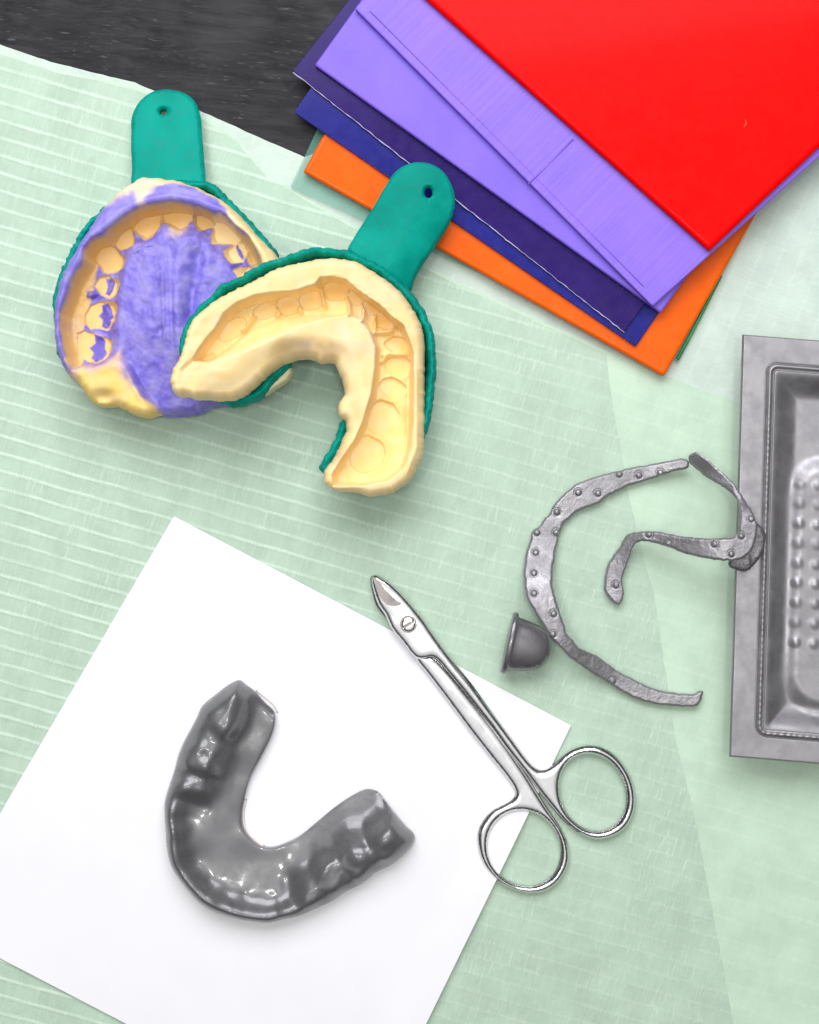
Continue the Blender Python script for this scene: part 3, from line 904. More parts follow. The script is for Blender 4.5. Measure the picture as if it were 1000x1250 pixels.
TR2 = [(219, 414), (226, 394), (237, 379), (254, 362), (269, 347.5), (290, 337.5), (309, 326), (322, 319.5), (340, 315), (361, 306), (383, 301), (407, 302.5),
       (424, 304), (440, 311), (456, 319), (472, 329), (486, 340), (500, 354), (512, 368), (523, 389), (530, 410), (532.5, 432), (531.5, 472), (528, 501), (523, 520),
       (519, 534), (512, 556), (498, 578), (470, 592), (440, 594), (410, 590), (398, 578), (391, 575), (388, 569), (393, 560), (401, 547), (411, 525), (415, 512), (424, 500), (427, 478),
       (420, 452), (404, 431), (380, 424), (362, 428), (353, 441), (354, 445), (344, 455), (329, 470), (318, 482), (302, 491), (281, 495), (268, 491), (250, 482),
       (228, 476), (220, 465), (219, 440)]
r = relief(rough(catmull(TR2, 2.0), 1.3, 5, 19), lambda P, d: tray_top(lambda P: 57 - 22 * sm(seg_dist(P, [(268, 491), (302, 491), (344, 455), (362, 428), (404, 432), (424, 478), (415, 512), (391, 560), (398, 578), (440, 594), (500, 580)], False), 26, 16))(P, d) + tilt(P), lambda P, d: tilt(P) - 4 + 14 * (1 - sm(d, 0, 14)) , 3.0,
           lambda P: tilt(P) + 57)[0]
link_mesh('tray_body', r[0], r[1], M['tray'], t2, sharp=r[2])
# putty squeezed out below the inner wall
SQ = [(354, 444), (357, 450), (355, 459), (346, 468), (336, 474), (328, 480), (322, 483), (322, 474), (336, 462), (346, 450)]
r = relief(rough(catmull(SQ, 2), 0.4, 4, 5), lambda P, d: tilt(P) + 30 + round_edge(d, 5, 9), lambda P, d: tilt(P) + 14 + 0 * d, 2.2, lambda P: tilt(P) + 36,
           tint=lambda P, d: np.tile(A(lin(206, 200, 150)[:3]), (len(P), 1)))[0]
link_mesh('squeezed_putty', r[0], r[1], M['putty'], t2, sharp=r[2], tint=r[3])

H2 = [(446, 335), (432, 313), (424, 305), (430, 292), (442, 273), (454, 255), (464, 238), (474, 222), (481, 212), (492, 203.5), (508, 199), (524, 200.5), (540, 209),
      (551, 225), (555.5, 241), (554, 257), (548, 273), (540, 286), (532, 298), (516, 321), (506, 339), (502, 352), (490, 362), (470, 352)]
ax0 = A((472, 330)); ax1 = A((522, 222)); axd = (ax1 - ax0) / np.linalg.norm(ax1 - ax0); axn = A((-axd[1], axd[0]))
def h2top(P, d):
    u = ((P - ax0) @ axd) / 120; v = ((P - ax0) @ axn) / 40
    z_ = 60 + 8 * sm(u, 0, 1) - 17 * np.clip(v - 0.0, 0, 2) ** 1.4 * (1.1 - 0.6 * np.clip(u, 0, 1)) - 2.5 * np.clip(-v, 0, 2) ** 2
    return z_ + round_edge(d, 3.5, 4) + 0.9 * fbm(P, 26, 33, 2) + 0.35 * fbm(P, 7, 35, 2)
flat_handle(H2, (523, 236), h2top, lambda P, d: h2top(P, d * 0 + 9) - 9, 60, t2, spacing=2.6, holer=(5.0, 6.3))

# ================================================================ grey moulded mouthguard on the card
G = [(292, 831), (283, 834), (275, 839), (262, 849), (246, 863), (239, 878), (231, 893), (224, 906), (217, 923), (213, 939), (207, 957), (201, 978), (200.5, 996), (202, 1014), (203, 1032),
     (208, 1054), (216, 1069), (226, 1082), (244, 1102), (262, 1113), (284, 1120), (312, 1125), (330, 1126), (347, 1122), (367, 1118), (385, 1110), (405, 1101), (421, 1090),
     (441, 1080), (457, 1067), (477, 1057), (493, 1044), (505, 1029), (506, 1021), (495, 1009), (480, 991), (470, 978), (461, 967.5), (448, 964.5), (434, 970), (412, 984), (385, 1006),
     (365, 1022), (351, 1029), (334, 1035), (320, 1034), (305, 1023), (296, 1009), (295, 992), (298, 975), (305, 950), (320, 921), (332, 896), (335.5, 881), (334.5, 870),
     (323, 858), (311, 845), (299, 836)]
BL = [  # cx, cy, rx, ry, rot, height
 (264, 879, 40, 35, 0, 30), (247, 925, 39, 36, -15, 32), (236, 961, 34, 27, 0, 31), (221, 990, 20, 22, 0, 24), (284, 868, 24, 20, 45, 30),
 (410, 1071, 36, 29, -30, 34), (438, 1052, 30, 30, -30, 35), (464, 1029, 35, 30, -30, 37), (486, 1034, 22, 20, -30, 29), (452, 1008, 24, 16, -20, 29), (382, 1087, 32, 26, -30, 32),
 (217, 1012, 22, 22, 0, 27), (222, 1042, 22, 22, 0, 27), (237, 1068, 22, 22, 0, 28), (260, 1089, 22, 22, 0, 28), (288, 1101, 23, 21, 0, 28), (318, 1105, 23, 21, 0, 29), (350, 1100, 24, 22, 0, 30)]
CUSP = [(281, 889, 8, 3.0), (262, 866, 9, 1.6), (247, 905, 9, 2.6), (272, 912, 8, 2.2), (256, 934, 8, 3.2), (232, 930, 8, 2.0), (230, 958, 8, 2.4), (250, 962, 7, 2.2), (266, 940, 6, 1.8),
        (219, 984, 8, 1.8), (216, 1010, 8, 1.4), (470, 1020, 8, 2.6), (446, 1040, 8, 2.0), (462, 1044, 8, 2.2), (424, 1046, 8, 2.2), (437, 1068, 8, 2.2), (402, 1060, 8, 2.0), (412, 1086, 8, 1.8),
        (368, 1092, 9, 1.6), (474, 1044, 7, 2)]
CREST = [(226, 965), (220, 988), (216, 1012), (219, 1040), (232, 1068), (256, 1092), (292, 1106), (330, 1108), (365, 1099), (400, 1080), (440, 1053), (466, 1034)]
def gtop(P, d):
    px, py = P[:, 0], P[:, 1]
    inner = seg_dist(P, G[38:57], False)
    inn_l = [(496, 930), (448, 964.5), (434, 970), (412, 984), (385, 1006), (365, 1022), (351, 1029), (334, 1035), (320, 1034), (305, 1023), (296, 1009), (295, 992), (298, 975), (305, 950),
             (320, 921), (332, 896), (337, 876), (356, 836)]
    out_l = [(296, 800), (262, 849)] + G[4:33] + [(534, 998)]
    inner = seg_dist(P, inn_l, False)
    outer0 = seg_dist(P, out_l, False)
    cut = np.minimum(seg_dist(P, [(275, 839), (292, 831), (311, 845), (323, 858), (334, 869)], False), seg_dist(P, [(506, 1021), (495, 1009), (480, 991), (461, 967.5)], False))
    u = inner / (inner + outer0 + 1e-6)
    leg = np.maximum(sm(px, 320, 280) * sm(py, 1000, 940), sm(px, 345, 395))
    wob = 0.07 * fbm(P, 30, 55, 1)
    uu = u + wob - 0.60
    pl = 4 + 18 * np.minimum(u, 0.7) + 23 * np.exp(-(uu / np.where(uu < 0, 0.22, 0.42)) ** 2) + 2.0 * fbm(P, 30, 12, 1)
    pf = 9 + 9 * u + 5 * fbm(P, 34, 12, 1) + 18 * np.exp(-((u + wob * 0.6 - 0.92) / 0.17) ** 2)
    h = pf + (pl - pf) * leg
    # dips between the teeth
    for ln, dp, wd in (([(224, 893), (252, 900), (290, 909)], 7, 7), ([(211, 938), (240, 944), (276, 956)], 7, 6), ([(203, 972), (228, 976), (252, 984)], 5, 5), ([(200, 1000), (226, 998)], 3.5, 5),
                       ([(202, 1025), (228, 1022)], 3, 5), ([(214, 1062), (238, 1050)], 3, 5), ([(236, 1092), (256, 1074)], 3, 5), ([(268, 1114), (278, 1092)], 3, 5), ([(304, 1124), (306, 1100)], 3, 5),
                       ([(340, 1124), (334, 1098)], 3, 5), ([(372, 1116), (358, 1090), (352, 1070)], 4.5, 6), ([(404, 1102), (388, 1074), (380, 1052)], 5, 6),
                       ([(436, 1082), (420, 1056), (408, 1030)], 6, 6), ([(470, 1060), (452, 1036), (438, 1006)], 6, 6)):
        gd = seg_dist(P, ln, False)
        h = h - dp * (0.95 if dp > 4 else 0.5) * np.exp(-(gd / (1.75 * wd)) ** 2) * sm(u, 0.2, 0.6)
    for cx, cy, r_, dd in CUSP:
        h = h + 1.3 * dd * np.exp(-(((px - cx) ** 2 + (py - cy) ** 2) / (r_ * 1.25) ** 2))
    for cx, cy, r_, dd in ((252, 918, 6, 3.0), (262, 890, 7, 2.6), (243, 944, 5, 2.0), (262, 951, 5, 1.5), (413, 1060, 5, 2.0), (449, 1026, 5, 2.0), (300, 1090, 7, 1.2)):
        h = h - dd * np.exp(-(((px - cx) ** 2 + (py - cy) ** 2) / r_ ** 2))
    # worn flat facet on the right leg
    fac = sd(P, [(424, 1036), (436, 1055), (405, 1078), (372, 1100), (355, 1098), (372, 1084), (395, 1066), (405, 1048)])
    h = h + (np.minimum(h, 33 + 2 * fbm(P, 30, 9, 2)) - h) * sm(fac, -9, 7) * 0.7
    h = h + 0.25 * fbm(P, 22, 44, 1)
    h = h * 0.95
    e = np.clip(d / 19, 0, 1)
    side = np.sqrt(np.clip(1 - (1 - e) ** 2, 0, 1))
    outer_ = seg_dist(P, out_l, False)
    fi = 1 - 0.12 * np.exp(-d / 1.6)
    ff = sm(inner - outer_, -9, 9)
    fac_ = side * ff + fi * (1 - ff)
    ec = np.clip(cut / 13, 0, 1)
    fac_ = fac_ * (0.45 + 0.55 * np.sqrt(1 - (1 - ec) ** 2))
    # flared lip at the outer foot
    return GZ + 5 + h * (0.18 + 0.82 * fac_) 
guard = relief(catmull(G, 1.8), gtop, lambda P, d: GZ + 3.8 + 0 * d, 1.6, 16)[0]
g = link_mesh('mouthguard', guard[0], guard[1], M['guard'], sharp=guard[2])
tag(g, 'glossy grey horseshoe-shaped moulded tooth guard lying on the white paper', 'mouthguard')
# white liner peeping out behind it
def liner(pts, w, zz):
    o = bar(catmull(pts, 3, closed=False), w, 3.0, zz, zz, 'liner', mat_plastic('white_liner', lin(235, 228, 222), 0.5), g)
liner([(313, 842), (324, 851), (334, 860), (339, 869)], [1.2] * 60, GZ + 2.6)
liner([(300, 975), (297, 992), (299, 1009), (309, 1023), (322, 1033)], [2.2] * 60, GZ + 2.6)

# ================================================================ scissors
sc = empty('scissors', 600, 900, GZ, 'stainless steel crown scissors with two finger rings lying across the edge of the white paper', 'scissors')
RA = ellipse(724.2, 968, 39.5, 48.8, -22, 60)        # hole of the right ring
RB = ellipse(640, 1036, 43.2, 47.8, -32, 60)
# arm with the screw head and the right ring
ARM_A = [(454.5, 703), (459, 702), (468, 706), (477, 712), (488, 722), (501, 736), (509, 746), (517, 756), (530, 775), (552, 805), (576, 835), (602, 871), (617, 891), (631, 910), (642, 925), (652, 936),
         (660, 940.5), (667, 940), (676, 934), (688, 923), (701, 915), (714, 911), (728, 911), (742, 916), (755, 926), (766, 941), (773, 957), (776, 974), (774.5, 991), (768, 1006), (757, 1017),
         (743, 1023), (728, 1025), (712, 1020), (698, 1011), (686, 1000), (673, 985), (660, 969), (640, 942), (618, 914), (600, 888.5), (580, 863), (560, 838), (545, 820), (534, 807), (528, 803),
         (518, 804.5), (510, 804), (505, 801), (493, 786), (478, 767), (470, 750), (462, 738), (456, 722), (453.5, 709)]
ARM_B = [(505, 795), (516, 797), (531, 803), (544, 815), (564, 839), (584, 864), (602, 887), (620, 912), (641, 943), (656, 967), (668, 986), (679, 1002), (688, 1017), (694, 1034), (694.5, 1052), (688, 1068), (677, 1081), (663, 1088.5),
         (646, 1090), (628, 1086), (611, 1078), (597, 1065), (588, 1050), (583.5, 1032), (584, 1014), (591, 1000), (601, 990), (614, 983), (624, 977), (629, 970), (627, 962), (620, 951), (601, 927), (572, 890), (552, 863), (520, 821), (509, 807)]
def arm_top(base, th, w):
    def f(P, d):
        rg = np.minimum(np.hypot(P[:, 0] - 724, P[:, 1] - 968), np.hypot(P[:, 0] - 640, P[:, 1] - 1036))
        w = 3.7 + 0.5 * sm(rg, 85, 62)
        t_ = np.clip(d / w, 0, 1)
        return base(P) + th - 2.7 * (1 - t_) ** 1.5 - 2.0 * (1 - np.clip(d / 10.0, 0, 1)) ** 2
    return f
baseA = lambda P: GZ + 9 - 5 * sm(P[:, 1], 820, 960)
baseB = lambda P: GZ + 3.5 + 0 * P[:, 0]
def cls_arm(P):
    # 0 shank, 1 ring, 2 blade
    c = np.zeros(len(P), dtype=int)
    t_ = (P[:, 0] - 500) * 0.53 + (P[:, 1] - 762) * 0.85
    c[t_ < -24] = 2
    return c
HA = ellipse(0, 0, 1, 1)
def armA_top(P, d):
    z_ = arm_top(baseA, 9, 4.4)(P, d)
    return z_
def ringclass(ellC, R, extra):
    def f(P):
        d = np.sqrt(((P[:, 0] - ellC[0])) ** 2 + ((P[:, 1] - ellC[1])) ** 2)
        return (d < R).astype(int)
    return f
oa = densify(catmull(ARM_A, 2.0), 2.2)
def clsA(P):
    c = ringclass((726, 968), 62, None)(P)
    t_ = (P[:, 0] - 500) * 0.53 + (P[:, 1] - 762) * 0.85
    c[t_ < -22] = 2
    return c
ra = relief(oa, armA_top, lambda P, d: baseA(P) - 0.0 - 3 * sm(d, 0, 4), 1.5, 15, holes=[RA], split=clsA)
arm1 = link_mesh('shank', ra[0][0], ra[0][1], M['steel'], sc, sharp=ra[0][2])
link_mesh('finger_ring', ra[1][0], ra[1][1], M['steel'], arm1, sharp=ra[1][2])
link_mesh('blade', ra[2][0], ra[2][1], M['steel'], sc, sharp=ra[2][2])
rb = relief(densify(catmull(ARM_B, 2.0), 2.2), arm_top(baseB, 9, 4.4), lambda P, d: baseB(P) - 2.5 * sm(d, 0, 4), 1.5, 12, holes=[RB],
            split=ringclass((640, 1036), 62, None))
arm2 = link_mesh('shank', rb[0][0], rb[0][1], M['steel'], sc, sharp=rb[0][2])
link_mesh('finger_ring', rb[1][0], rb[1][1], M['steel'], arm2, sharp=rb[1][2])
# second blade under the first, its edge showing on the left of the tip; hollow-ground inner face
BL2 = [(453, 704), (457, 703), (464, 712), (472, 726), (480, 742), (487, 752), (480, 762), (473, 756), (465, 747), (459, 738), (455, 724), (452.5, 711)]
r = relief(densify(catmull(BL2, 1.5), 1.5), arm_top(lambda P: GZ + 3 + 0 * P[:, 0], 7, 2.5), lambda P, d: GZ + 2 + 0 * d, 1.5, 12)[0]
link_mesh('blade', r[0], r[1], M['blade_steel'], sc, sharp=r[2])
FACE = [(456, 704), (460, 706.5), (465, 712), (476, 725), (484, 732), (491, 736.5), (486, 739), (480, 739.5), (472, 737.5), (464, 728), (458.5, 715), (456.3, 708)]
r = relief(densify(catmull(FACE, 1.2), 1.2), lambda P, d: armA_top(P, d * 0 + 6) + 0.35, lambda P, d: armA_top(P, d * 0 + 6) - 1.0, 1.4, 15)[0]
link_mesh('ground_face', r[0], r[1], M['blade_steel'], [o for o in sc.children if o.name.startswith('blade')][0], sharp=r[2])
# screw
def screw():
    zt = GZ + 9 + 9
    oo = ellipse(498.8, 761.8, 9, 9.4, 0, 40)
    sl = [(493, 767.2), (492.2, 765.4), (505.2, 757.2), (506, 759)]
    def f(P, d):
        s = sd(P, sl)
        return zt + 1.6 + round_edge(d, 4.5, 2.2) - 1.9 * sm(s, -0.5, 0.7)
    r = relief(densify(oo, 1.0), f, lambda P, d: zt - 4 + 0 * d, 0.8, 18)[0]
    link_mesh('screw', r[0], r[1], M['steel'], sc, sharp=r[2])
    # dark seat around it
    ring = relief(densify(ellipse(498.8, 761.8, 10.4, 10.8, 0, 40), 1.2), lambda P, d: zt + 0.35 + 0 * d, lambda P, d: zt - 3 + 0 * d, 2.0, 18)[0]
    link_mesh('screw_seat', ring[0], ring[1], M['blade_steel'], sc, sharp=ring[2])
screw()

# ================================================================ pan on the right
PW, PH = 500.0, 516.0
def pan_px(u, v):
    a = A((907, 408)); b = A((1407, 447)); c = A((1392, 965)); d_ = A((891, 924))
    s, t_ = u / PW, v / PH
    return (a[None] * ((1 - s) * (1 - t_))[:, None] + b[None] * (s * (1 - t_))[:, None] + c[None] * (s * t_)[:, None] + d_[None] * ((1 - s) * t_)[:, None])
def rr_sd(u, v, x0, x1, y0, y1, r_):
    cx, cy = (x0 + x1) / 2, (y0 + y1) / 2
    qx = np.abs(u - cx) - ((x1 - x0) / 2 - r_); qy = np.abs(v - cy) - ((y1 - y0) / 2 - r_)
    return -(np.sqrt(np.maximum(qx, 0) ** 2 + np.maximum(qy, 0) ** 2) + np.minimum(np.maximum(qx, qy), 0) - r_)
PZ = 52.0
def pan():
    root = empty('metal_pan', 1150, 690, GZ, 'grey metal pan with a flat rim and beaded edge at the right border', 'pan')
    def axis(stops):
        out = []
        for (a, b, st) in stops:
            out += list(np.arange(a, b, st))
        return np.array(out + [stops[-1][1]])
    us = axis([(0, 4, 0.8), (4, 26, 4), (26, 46, 0.9), (46, 120, 1.8), (120, 440, 4), (440, 474, 1.8), (474, 500, 4)])
    vs = axis([(0, 4, 0.8), (4, 26, 4), (26, 46, 0.9), (46, 460, 1.9), (460, 494, 0.9), (494, 512, 4), (512, 516, 0.8)])
    U, V = np.meshgrid(us, vs); u = U.ravel(); v = V.ravel()
    Q = np.stack([u, v], 1)
    edge = np.minimum(np.minimum(u, PW - u), np.minimum(v, PH - v))
    z_ = np.full(len(u), PZ) + 0.7 * fbm(Q, 120, 4, 2)
    # bead
    s = rr_sd(u, v, 30, 470, 31, 488, 14)
    ang = (u + v) * 0.9
    rope = 0.55 * np.sin(2 * math.pi * (v * 0.9 + u * 0.9) / 7.0 + 1.2 * fbm(Q, 14, 3)) * sm(v, 60, 130)
    z_ = z_ + np.exp(-((s - 4.5) / 2.4) ** 2) * (2.6 + rope) - 0.5 * np.exp(-((s - 0.2) / 1.0) ** 2)
    w = rr_sd(u, v, 39, 461, 40, 480, 10)
    fl = 33.0
    z_ = z_ + (fl - z_) * sm(w, 0, 34)
    # platform with bumps
    p = rr_sd(u, v, 64, 436, 142, 456, 48)
    z_ = z_ + 9 * sm(p, -6, 18)
    bu = np.round((u - 77) / 23.0) * 23.0 + 77; bv = np.round((v - 176) / 24.3) * 24.3 + 176
    ok = (bu > 72) & (bu < 425) & (bv > 160) & (bv < 390)
    rr_ = np.hypot(u - bu, v - bv)
    z_ = z_ + np.where(ok, 2.0 * sm(rr_, 9, 0.5), 0)
    z_ = z_ - 2.5 * np.exp(-(edge / 0.9) ** 2)
    px = pan_px(u, v)
    W = world(px, z_, np.full(len(u), PZ))
    W2 = world(px, z_ - 2.5, np.full(len(u), PZ))
    nu, nv = len(us), len(vs); n = nu * nv
    F = []; cl = []
    for j in range(nv - 1):
        for i in range(nu - 1):
            a = j * nu + i
            F.append((a, a + nu, a + nu + 1, a + 1))
            cl.append(1 if s[a] > 0 and s[a] < 9.5 else 0)
    def emit(c, name, par, mat):
        f = [q for q, k_ in zip(F, cl) if k_ == c]
        used = sorted(set(x for q in f for x in q)); mp_ = {x: i for i, x in enumerate(used)}
        m_ = len(used); VV = np.concatenate([W[used], W2[used]])
        ff = [tuple(mp_[x] for x in q) for q in f]; ff2 = [tuple(x + m_ for x in q[::-1]) for q in ff]
        cnt = {}
        for q in ff:
            for i in range(4):
                e = (q[i], q[(i + 1) % 4]); key = (min(e), max(e)); cnt[key] = None if key in cnt else e
        walls = [(e[1], e[0], e[0] + m_, e[1] + m_) for e in cnt.values() if e]
        return link_mesh(name, VV, ff + ff2 + walls, mat, par)
    emit(0, 'pan_body', root, M['pan'])
    emit(1, 'beaded_edge', root, M['pan'])
    # turned-down skirt that the pan stands on
    px4 = pan_px(np.array([12, PW - 12, PW - 12, 12.0]), np.array([12, 12, PH - 12, PH - 12.0]))
    Vv = []; k = k_at(PZ)
    for zz in (GZ + 0.3, PZ - 1.0):
        for ins in (0, 3):
            cc = px4.mean(0)
            for q in px4:
                d_ = (cc - q); d_ = d_ / np.linalg.norm(d_) * ins * 1.4
                Vv.append(((q[0] + d_[0] - 500) * k * S, (625 - q[1] - d_[1]) * k * S, zz * S))
    F4 = []
    for i in range(4):
        j = (i + 1) % 4
        F4 += [(i, j, 8 + j, 8 + i), (4 + j, 4 + i, 12 + i, 12 + j), (j, i, 4 + i, 4 + j)]
    link_mesh('skirt', Vv, F4, M['pan'], root, smooth=False)
pan()

# ================================================================ cast metal strips
def studs(P, pts, r_=4.0, h=2.6):
    z_ = np.zeros(len(P))
    for x, y in pts:
        q = np.hypot(P[:, 0] - x, P[:, 1] - y)
        z_ = z_ + h * np.sqrt(np.clip(1 - (q / r_) ** 2, 0, 1)) - 1.1 * np.exp(-((q - r_ - 0.6) / 0.8) ** 2)
    return z_
S1 = [(836, 560), (820, 562), (800, 565.5), (788, 568), (770, 571), (754, 575), (735, 580), (716, 586), (706, 590), (697, 596), (686, 606), (675, 619), (671, 627), (666, 632), (658, 643), (654, 645), (649, 650), (648, 658), (643, 674),
      (641, 688), (640, 703), (641, 718), (642.5, 727), (650, 742), (656, 752), (667, 770), (675, 781), (684, 790), (694, 801), (706, 810), (722, 821), (740, 832), (754, 841), (768, 849), (785, 856), (802, 860), (820, 862), (838, 863),
      (850, 862.5), (855, 858), (858, 850), (859, 845), (853, 844.5), (850, 847), (840, 848), (830, 847), (813, 844.5), (796, 840), (777, 831), (757, 821), (743, 811), (729, 801), (718, 796), (706, 790), (699, 781), (692, 773), (689, 762), (684, 748),
      (680, 735), (676, 720), (674.5, 703), (675.5, 692), (678, 682), (678, 672), (681, 665), (683, 652), (687, 643), (690, 638), (694, 634), (704, 625), (716, 620), (724, 617), (735, 612), (742, 606), (752, 601), (764, 595), (785, 588), (807, 581), (824, 575), (841, 570), (842, 564)]
ST1 = [(756, 578.5), (780, 580), (706, 601), (730, 602), (680, 625), (655.5, 650), (679, 650), (654, 674), (652, 699), (652, 724), (676, 749), (675, 774), (748, 831), (806, 577)]
def base1(P):
    d = np.hypot(P[:, 0] - 660, P[:, 1] - 768)
    return GZ + 5 + 27 * sm(d, 120, 18) + 7 * sm(P[:, 0], 780, 840) * sm(P[:, 1], 640, 600)
def metal_strip(name, outline, sts, base, th, label, tilt_fn=None, extra=None):
    o = rough(densify(catmull(outline, 1.8), 1.8), 0.55, 4, 41)
    def top(P, d):
        z_ = base(P) + th + - 2.6 * (1 - np.clip(d / 2.6, 0, 1)) ** 1.4 + studs(P, sts) + 0.5 * fbm(P, 5, 9, 3) + 0.8 * fbm(P, 20, 19, 2)
        if tilt_fn is not None: z_ = z_ + tilt_fn(P)
        return z_
    def bot(P, d):
        z_ = base(P) + 0 * d
        if tilt_fn is not None: z_ = z_ + tilt_fn(P)
        return z_
    r = relief(o, top, bot, 1.1, lambda P: base(P) + th)[0]
    ob = link_mesh(name, r[0], r[1], M['strip'], sharp=r[2])
    return tag(ob, label, 'metal strip', 'studded cast metal strips')
metal_strip('metal_strip', S1, ST1, base1, 6, 'long C-shaped studded grey metal strip curving past the small grey cup')

S2 = [(842, 556), (845, 553), (850, 552), (857, 556), (864, 562), (876, 573), (888, 584), (897, 594), (905, 604), (913, 615), (919, 624), (923, 634), (925, 645), (924, 655), (921, 665), (916, 674), (905, 682.5),
      (888, 684.5), (864, 682), (840, 676.5), (816, 668), (799, 662.5), (790, 661), (782, 661), (776, 664), (772, 671), (768, 682), (763, 697), (760, 713), (762, 720), (761, 729), (756, 738.5), (751, 737), (746, 733), (741, 726), (738, 718),
      (739, 706), (744, 686), (749, 678), (756, 670), (761, 660), (766, 653), (778, 650), (792, 648), (810, 650), (828, 654), (846, 656), (864, 657.5), (880, 657), (896, 655.5), (901, 651), (903, 643), (904, 624), (900, 610), (888, 598), (869, 586), (850, 571), (843, 564)]
ST2 = [(917, 633), (905, 654), (893, 676), (872, 664), (814, 664), (792, 652), (752, 714)]
def base2(P):
    px, py = P[:, 0], P[:, 1]
    up = 18 + 50 * sm(px, 770, 895)
    z_ = GZ + 5 + up * sm(px, 742, 790)
    # hooked left end goes down to the table
    z_ = z_ - (z_ - GZ - 6) * 0.6 * sm(py, 664, 715) * sm(px, 800, 770)
    # upper arm comes down from the pan rim
    top_arm = sm(py, 640, 570) * sm(px, 830, 840)
    z_ = z_ + (GZ + 30 - z_) * top_arm
    return z_
def tw(P):
    # the upper arm stands nearly on its edge
    a = sm(P[:, 1], 612, 590)
    s = (P[:, 0] - 842) * -0.72 + (P[:, 1] - 556) * 0.69      # across the arm, growing to the lower left
    return -1.5 * np.clip(s, -14, 14) * a * 0.6
st2 = metal_strip('metal_strip', S2, ST2, base2, 6, 'S-shaped studded metal strip with one end propped on the rim of the metal pan', tilt_fn=tw)
LOBE = [(918, 628), (925, 638), (934, 647), (935, 660), (931, 676), (922, 689), (912, 697), (903, 697), (890, 690), (896, 676), (910, 660)]  # darker low piece beneath the strip's end on the pan rim
r = relief(rough(densify(catmull(LOBE, 2), 2), 0.6, 4, 3), lambda P, d: PZ + 8 + round_edge(d, 5, 5) + 2.4 * fbm(P, 9, 4, 2), lambda P, d: PZ + 1.6 + 0 * d, 1.6, PZ + 6)[0]
link_mesh('dark_lobe', r[0], r[1], mat_metal('dark_alloy', (0.22, 0.21, 0.22, 1), 0.4, 0.3, 1.2, metal=0.7, dents=2), st2, sharp=r[2])

# ================================================================ small grey cup
def cup():
    prof = [(0, 0), (0, 37), (1.5, 38.5), (5, 38.5), (6.5, 37), (7.2, 34), (9, 33), (14, 32.5), (22, 31), (30, 29.5), (38, 27), (45, 23.5), (50, 18), (53, 11.5), (54.3, 5), (54.6, 0)]
    nseg = 56; V = []; F = []
    ax = A((0.975, 0.215)); nm = A((-0.215, 0.975)); cz = GZ + 24; sq = 0.60
    bx, by = 619.5, 783.5
    k = k_at(30)
    idx = []
    for (t_, r_) in prof:
        row = []
        for i in range(nseg):
            a = 2 * math.pi * i / nseg
            # the cup is a little flattened and squared
            wob = 1 + 0.03 * math.cos(3 * a + 0.6)
            q = A((bx, by)) + ax * t_ + nm * (r_ * math.cos(a) * wob)
            zz = cz + r_ * math.sin(a) * sq - 0.0 * t_
            zz = max(zz, GZ + 0.4)
            V.append(((q[0] - 500) * k * S, (625 - q[1]) * k * S, zz * S)); row.append(len(V) - 1)
        idx.append(row)
    for a, b in zip(idx, idx[1:]):
        for i in range(nseg):
            j = (i + 1) % nseg
            F.append((a[i], a[j], b[j], b[i]))
    root = empty('rubber_cup', bx, by, GZ, 'small dark grey dome-shaped rubber cup beside the C-shaped metal strip', 'cup')
    nf = nseg * 5
    def emit(faces, name):
        o = link_mesh(name, V, faces, M['nub'], root)
        bm = bmesh.new(); bm.from_mesh(o.data)
        bmesh.ops.remove_doubles(bm, verts=bm.verts, dist=1e-7)
        bmesh.ops.delete(bm, geom=[v for v in bm.verts if not v.link_faces], context='VERTS')
        bmesh.ops.recalc_face_normals(bm, faces=bm.faces); bm.to_mesh(o.data); bm.free()
        o.data.polygons.foreach_set('use_smooth', [True] * len(o.data.polygons))
    emit(F[:nf], 'flange'); emit(F[nf:], 'dome')
cup()

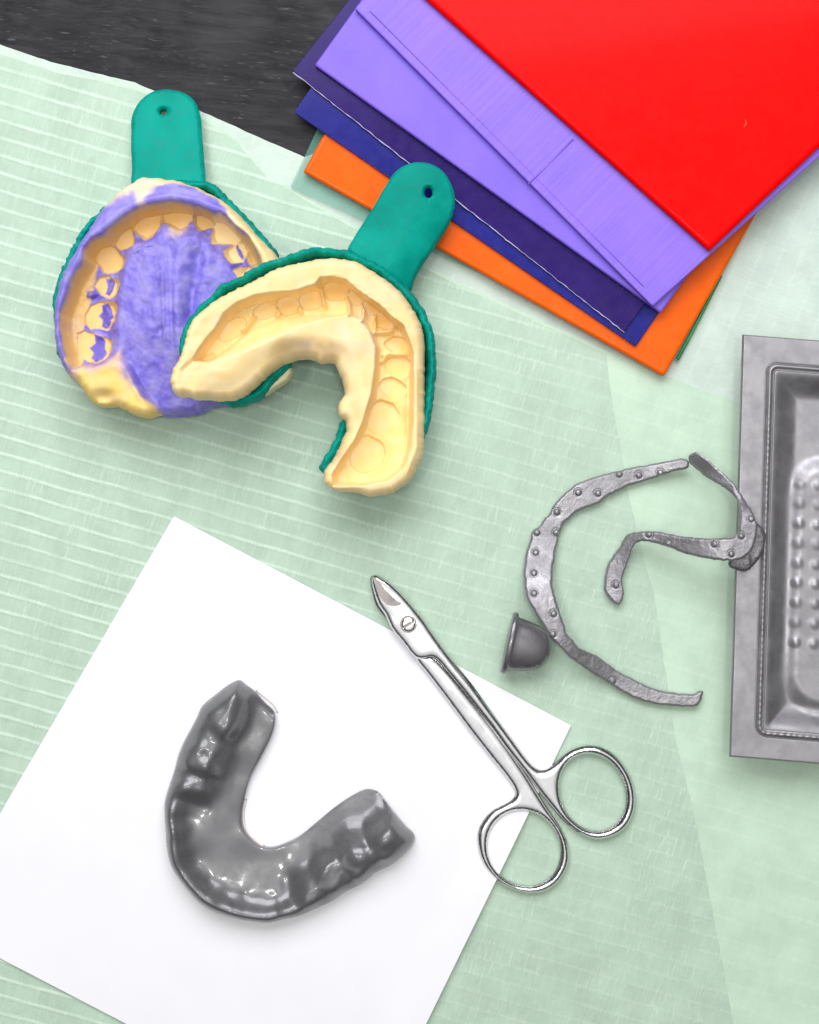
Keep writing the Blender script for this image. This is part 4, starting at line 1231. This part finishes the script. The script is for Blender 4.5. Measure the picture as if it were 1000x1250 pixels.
# ---------------------------------------------------------------- light
w = bpy.data.worlds.new('World'); scene.world = w; w.use_nodes = True
nt = w.node_tree; bg = nt.nodes['Background']
tc = N(nt, 'ShaderNodeTexCoord'); sep = N(nt, 'ShaderNodeSeparateXYZ')
nt.links.new(tc.outputs['Generated'], sep.inputs[0])
ramp = N(nt, 'ShaderNodeValToRGB')
nt.links.new(sep.outputs[2], ramp.inputs[0])
e = ramp.color_ramp.elements
e[0].position = 0.0; e[0].color = (0.03, 0.03, 0.03, 1)
e[1].position = 0.97; e[1].color = (1.05, 1.06, 1.07, 1)
x = e.new(0.38); x.color = (0.055, 0.055, 0.055, 1)
x = e.new(0.80); x.color = (0.30, 0.30, 0.31, 1)
nt.links.new(ramp.outputs[0], bg.inputs['Color'])
bg.inputs['Strength'].default_value = 1.0

def area(name, loc, target, size, energy, col=(1, 1, 1)):
    l = bpy.data.lights.new(name, 'AREA'); l.shape = 'RECTANGLE'; l.size = size[0]; l.size_y = size[1]
    l.energy = energy; l.color = col
    o = bpy.data.objects.new(name, l); C.objects.link(o)
    o.location = loc
    o.rotation_euler = (Vector(target) - Vector(loc)).to_track_quat('-Z', 'Y').to_euler()
    return o
area('window_light', (-0.07, 0.52, 0.64), (0.0, 0.04, 0), (0.80, 0.50), 7.0, (0.98, 0.98, 1.05))
area('ceiling_lamp', (0.10, 0.02, 1.35), (0.02, 0, 0), (0.14, 0.08), 2.2, (1, 0.98, 0.95))
area('ceiling_lamp', (-0.34, -0.08, 1.3), (-0.02, 0, 0), (0.08, 0.16), 1.5, (1, 0.98, 0.95))

# ---------------------------------------------------------------- camera
cam = bpy.data.cameras.new('camera'); co = bpy.data.objects.new('camera', cam); C.objects.link(co)
co.location = (0, 0, HC * S)
cam.sensor_fit = 'VERTICAL'; cam.sensor_height = 36; cam.lens = 36 * HC / 1250.0
cam.clip_start = 0.01; cam.clip_end = 20
scene.camera = co
scene.render.resolution_x = 819; scene.render.resolution_y = 1024
scene.view_settings.view_transform = 'Standard'; scene.view_settings.look = 'None'
scene.view_settings.exposure = 0.05; scene.view_settings.gamma = 1
scene.cycles.use_denoising = True
scene.cycles.max_bounces = 8; scene.cycles.diffuse_bounces = 4
scene.cycles.transparent_max_bounces = 12
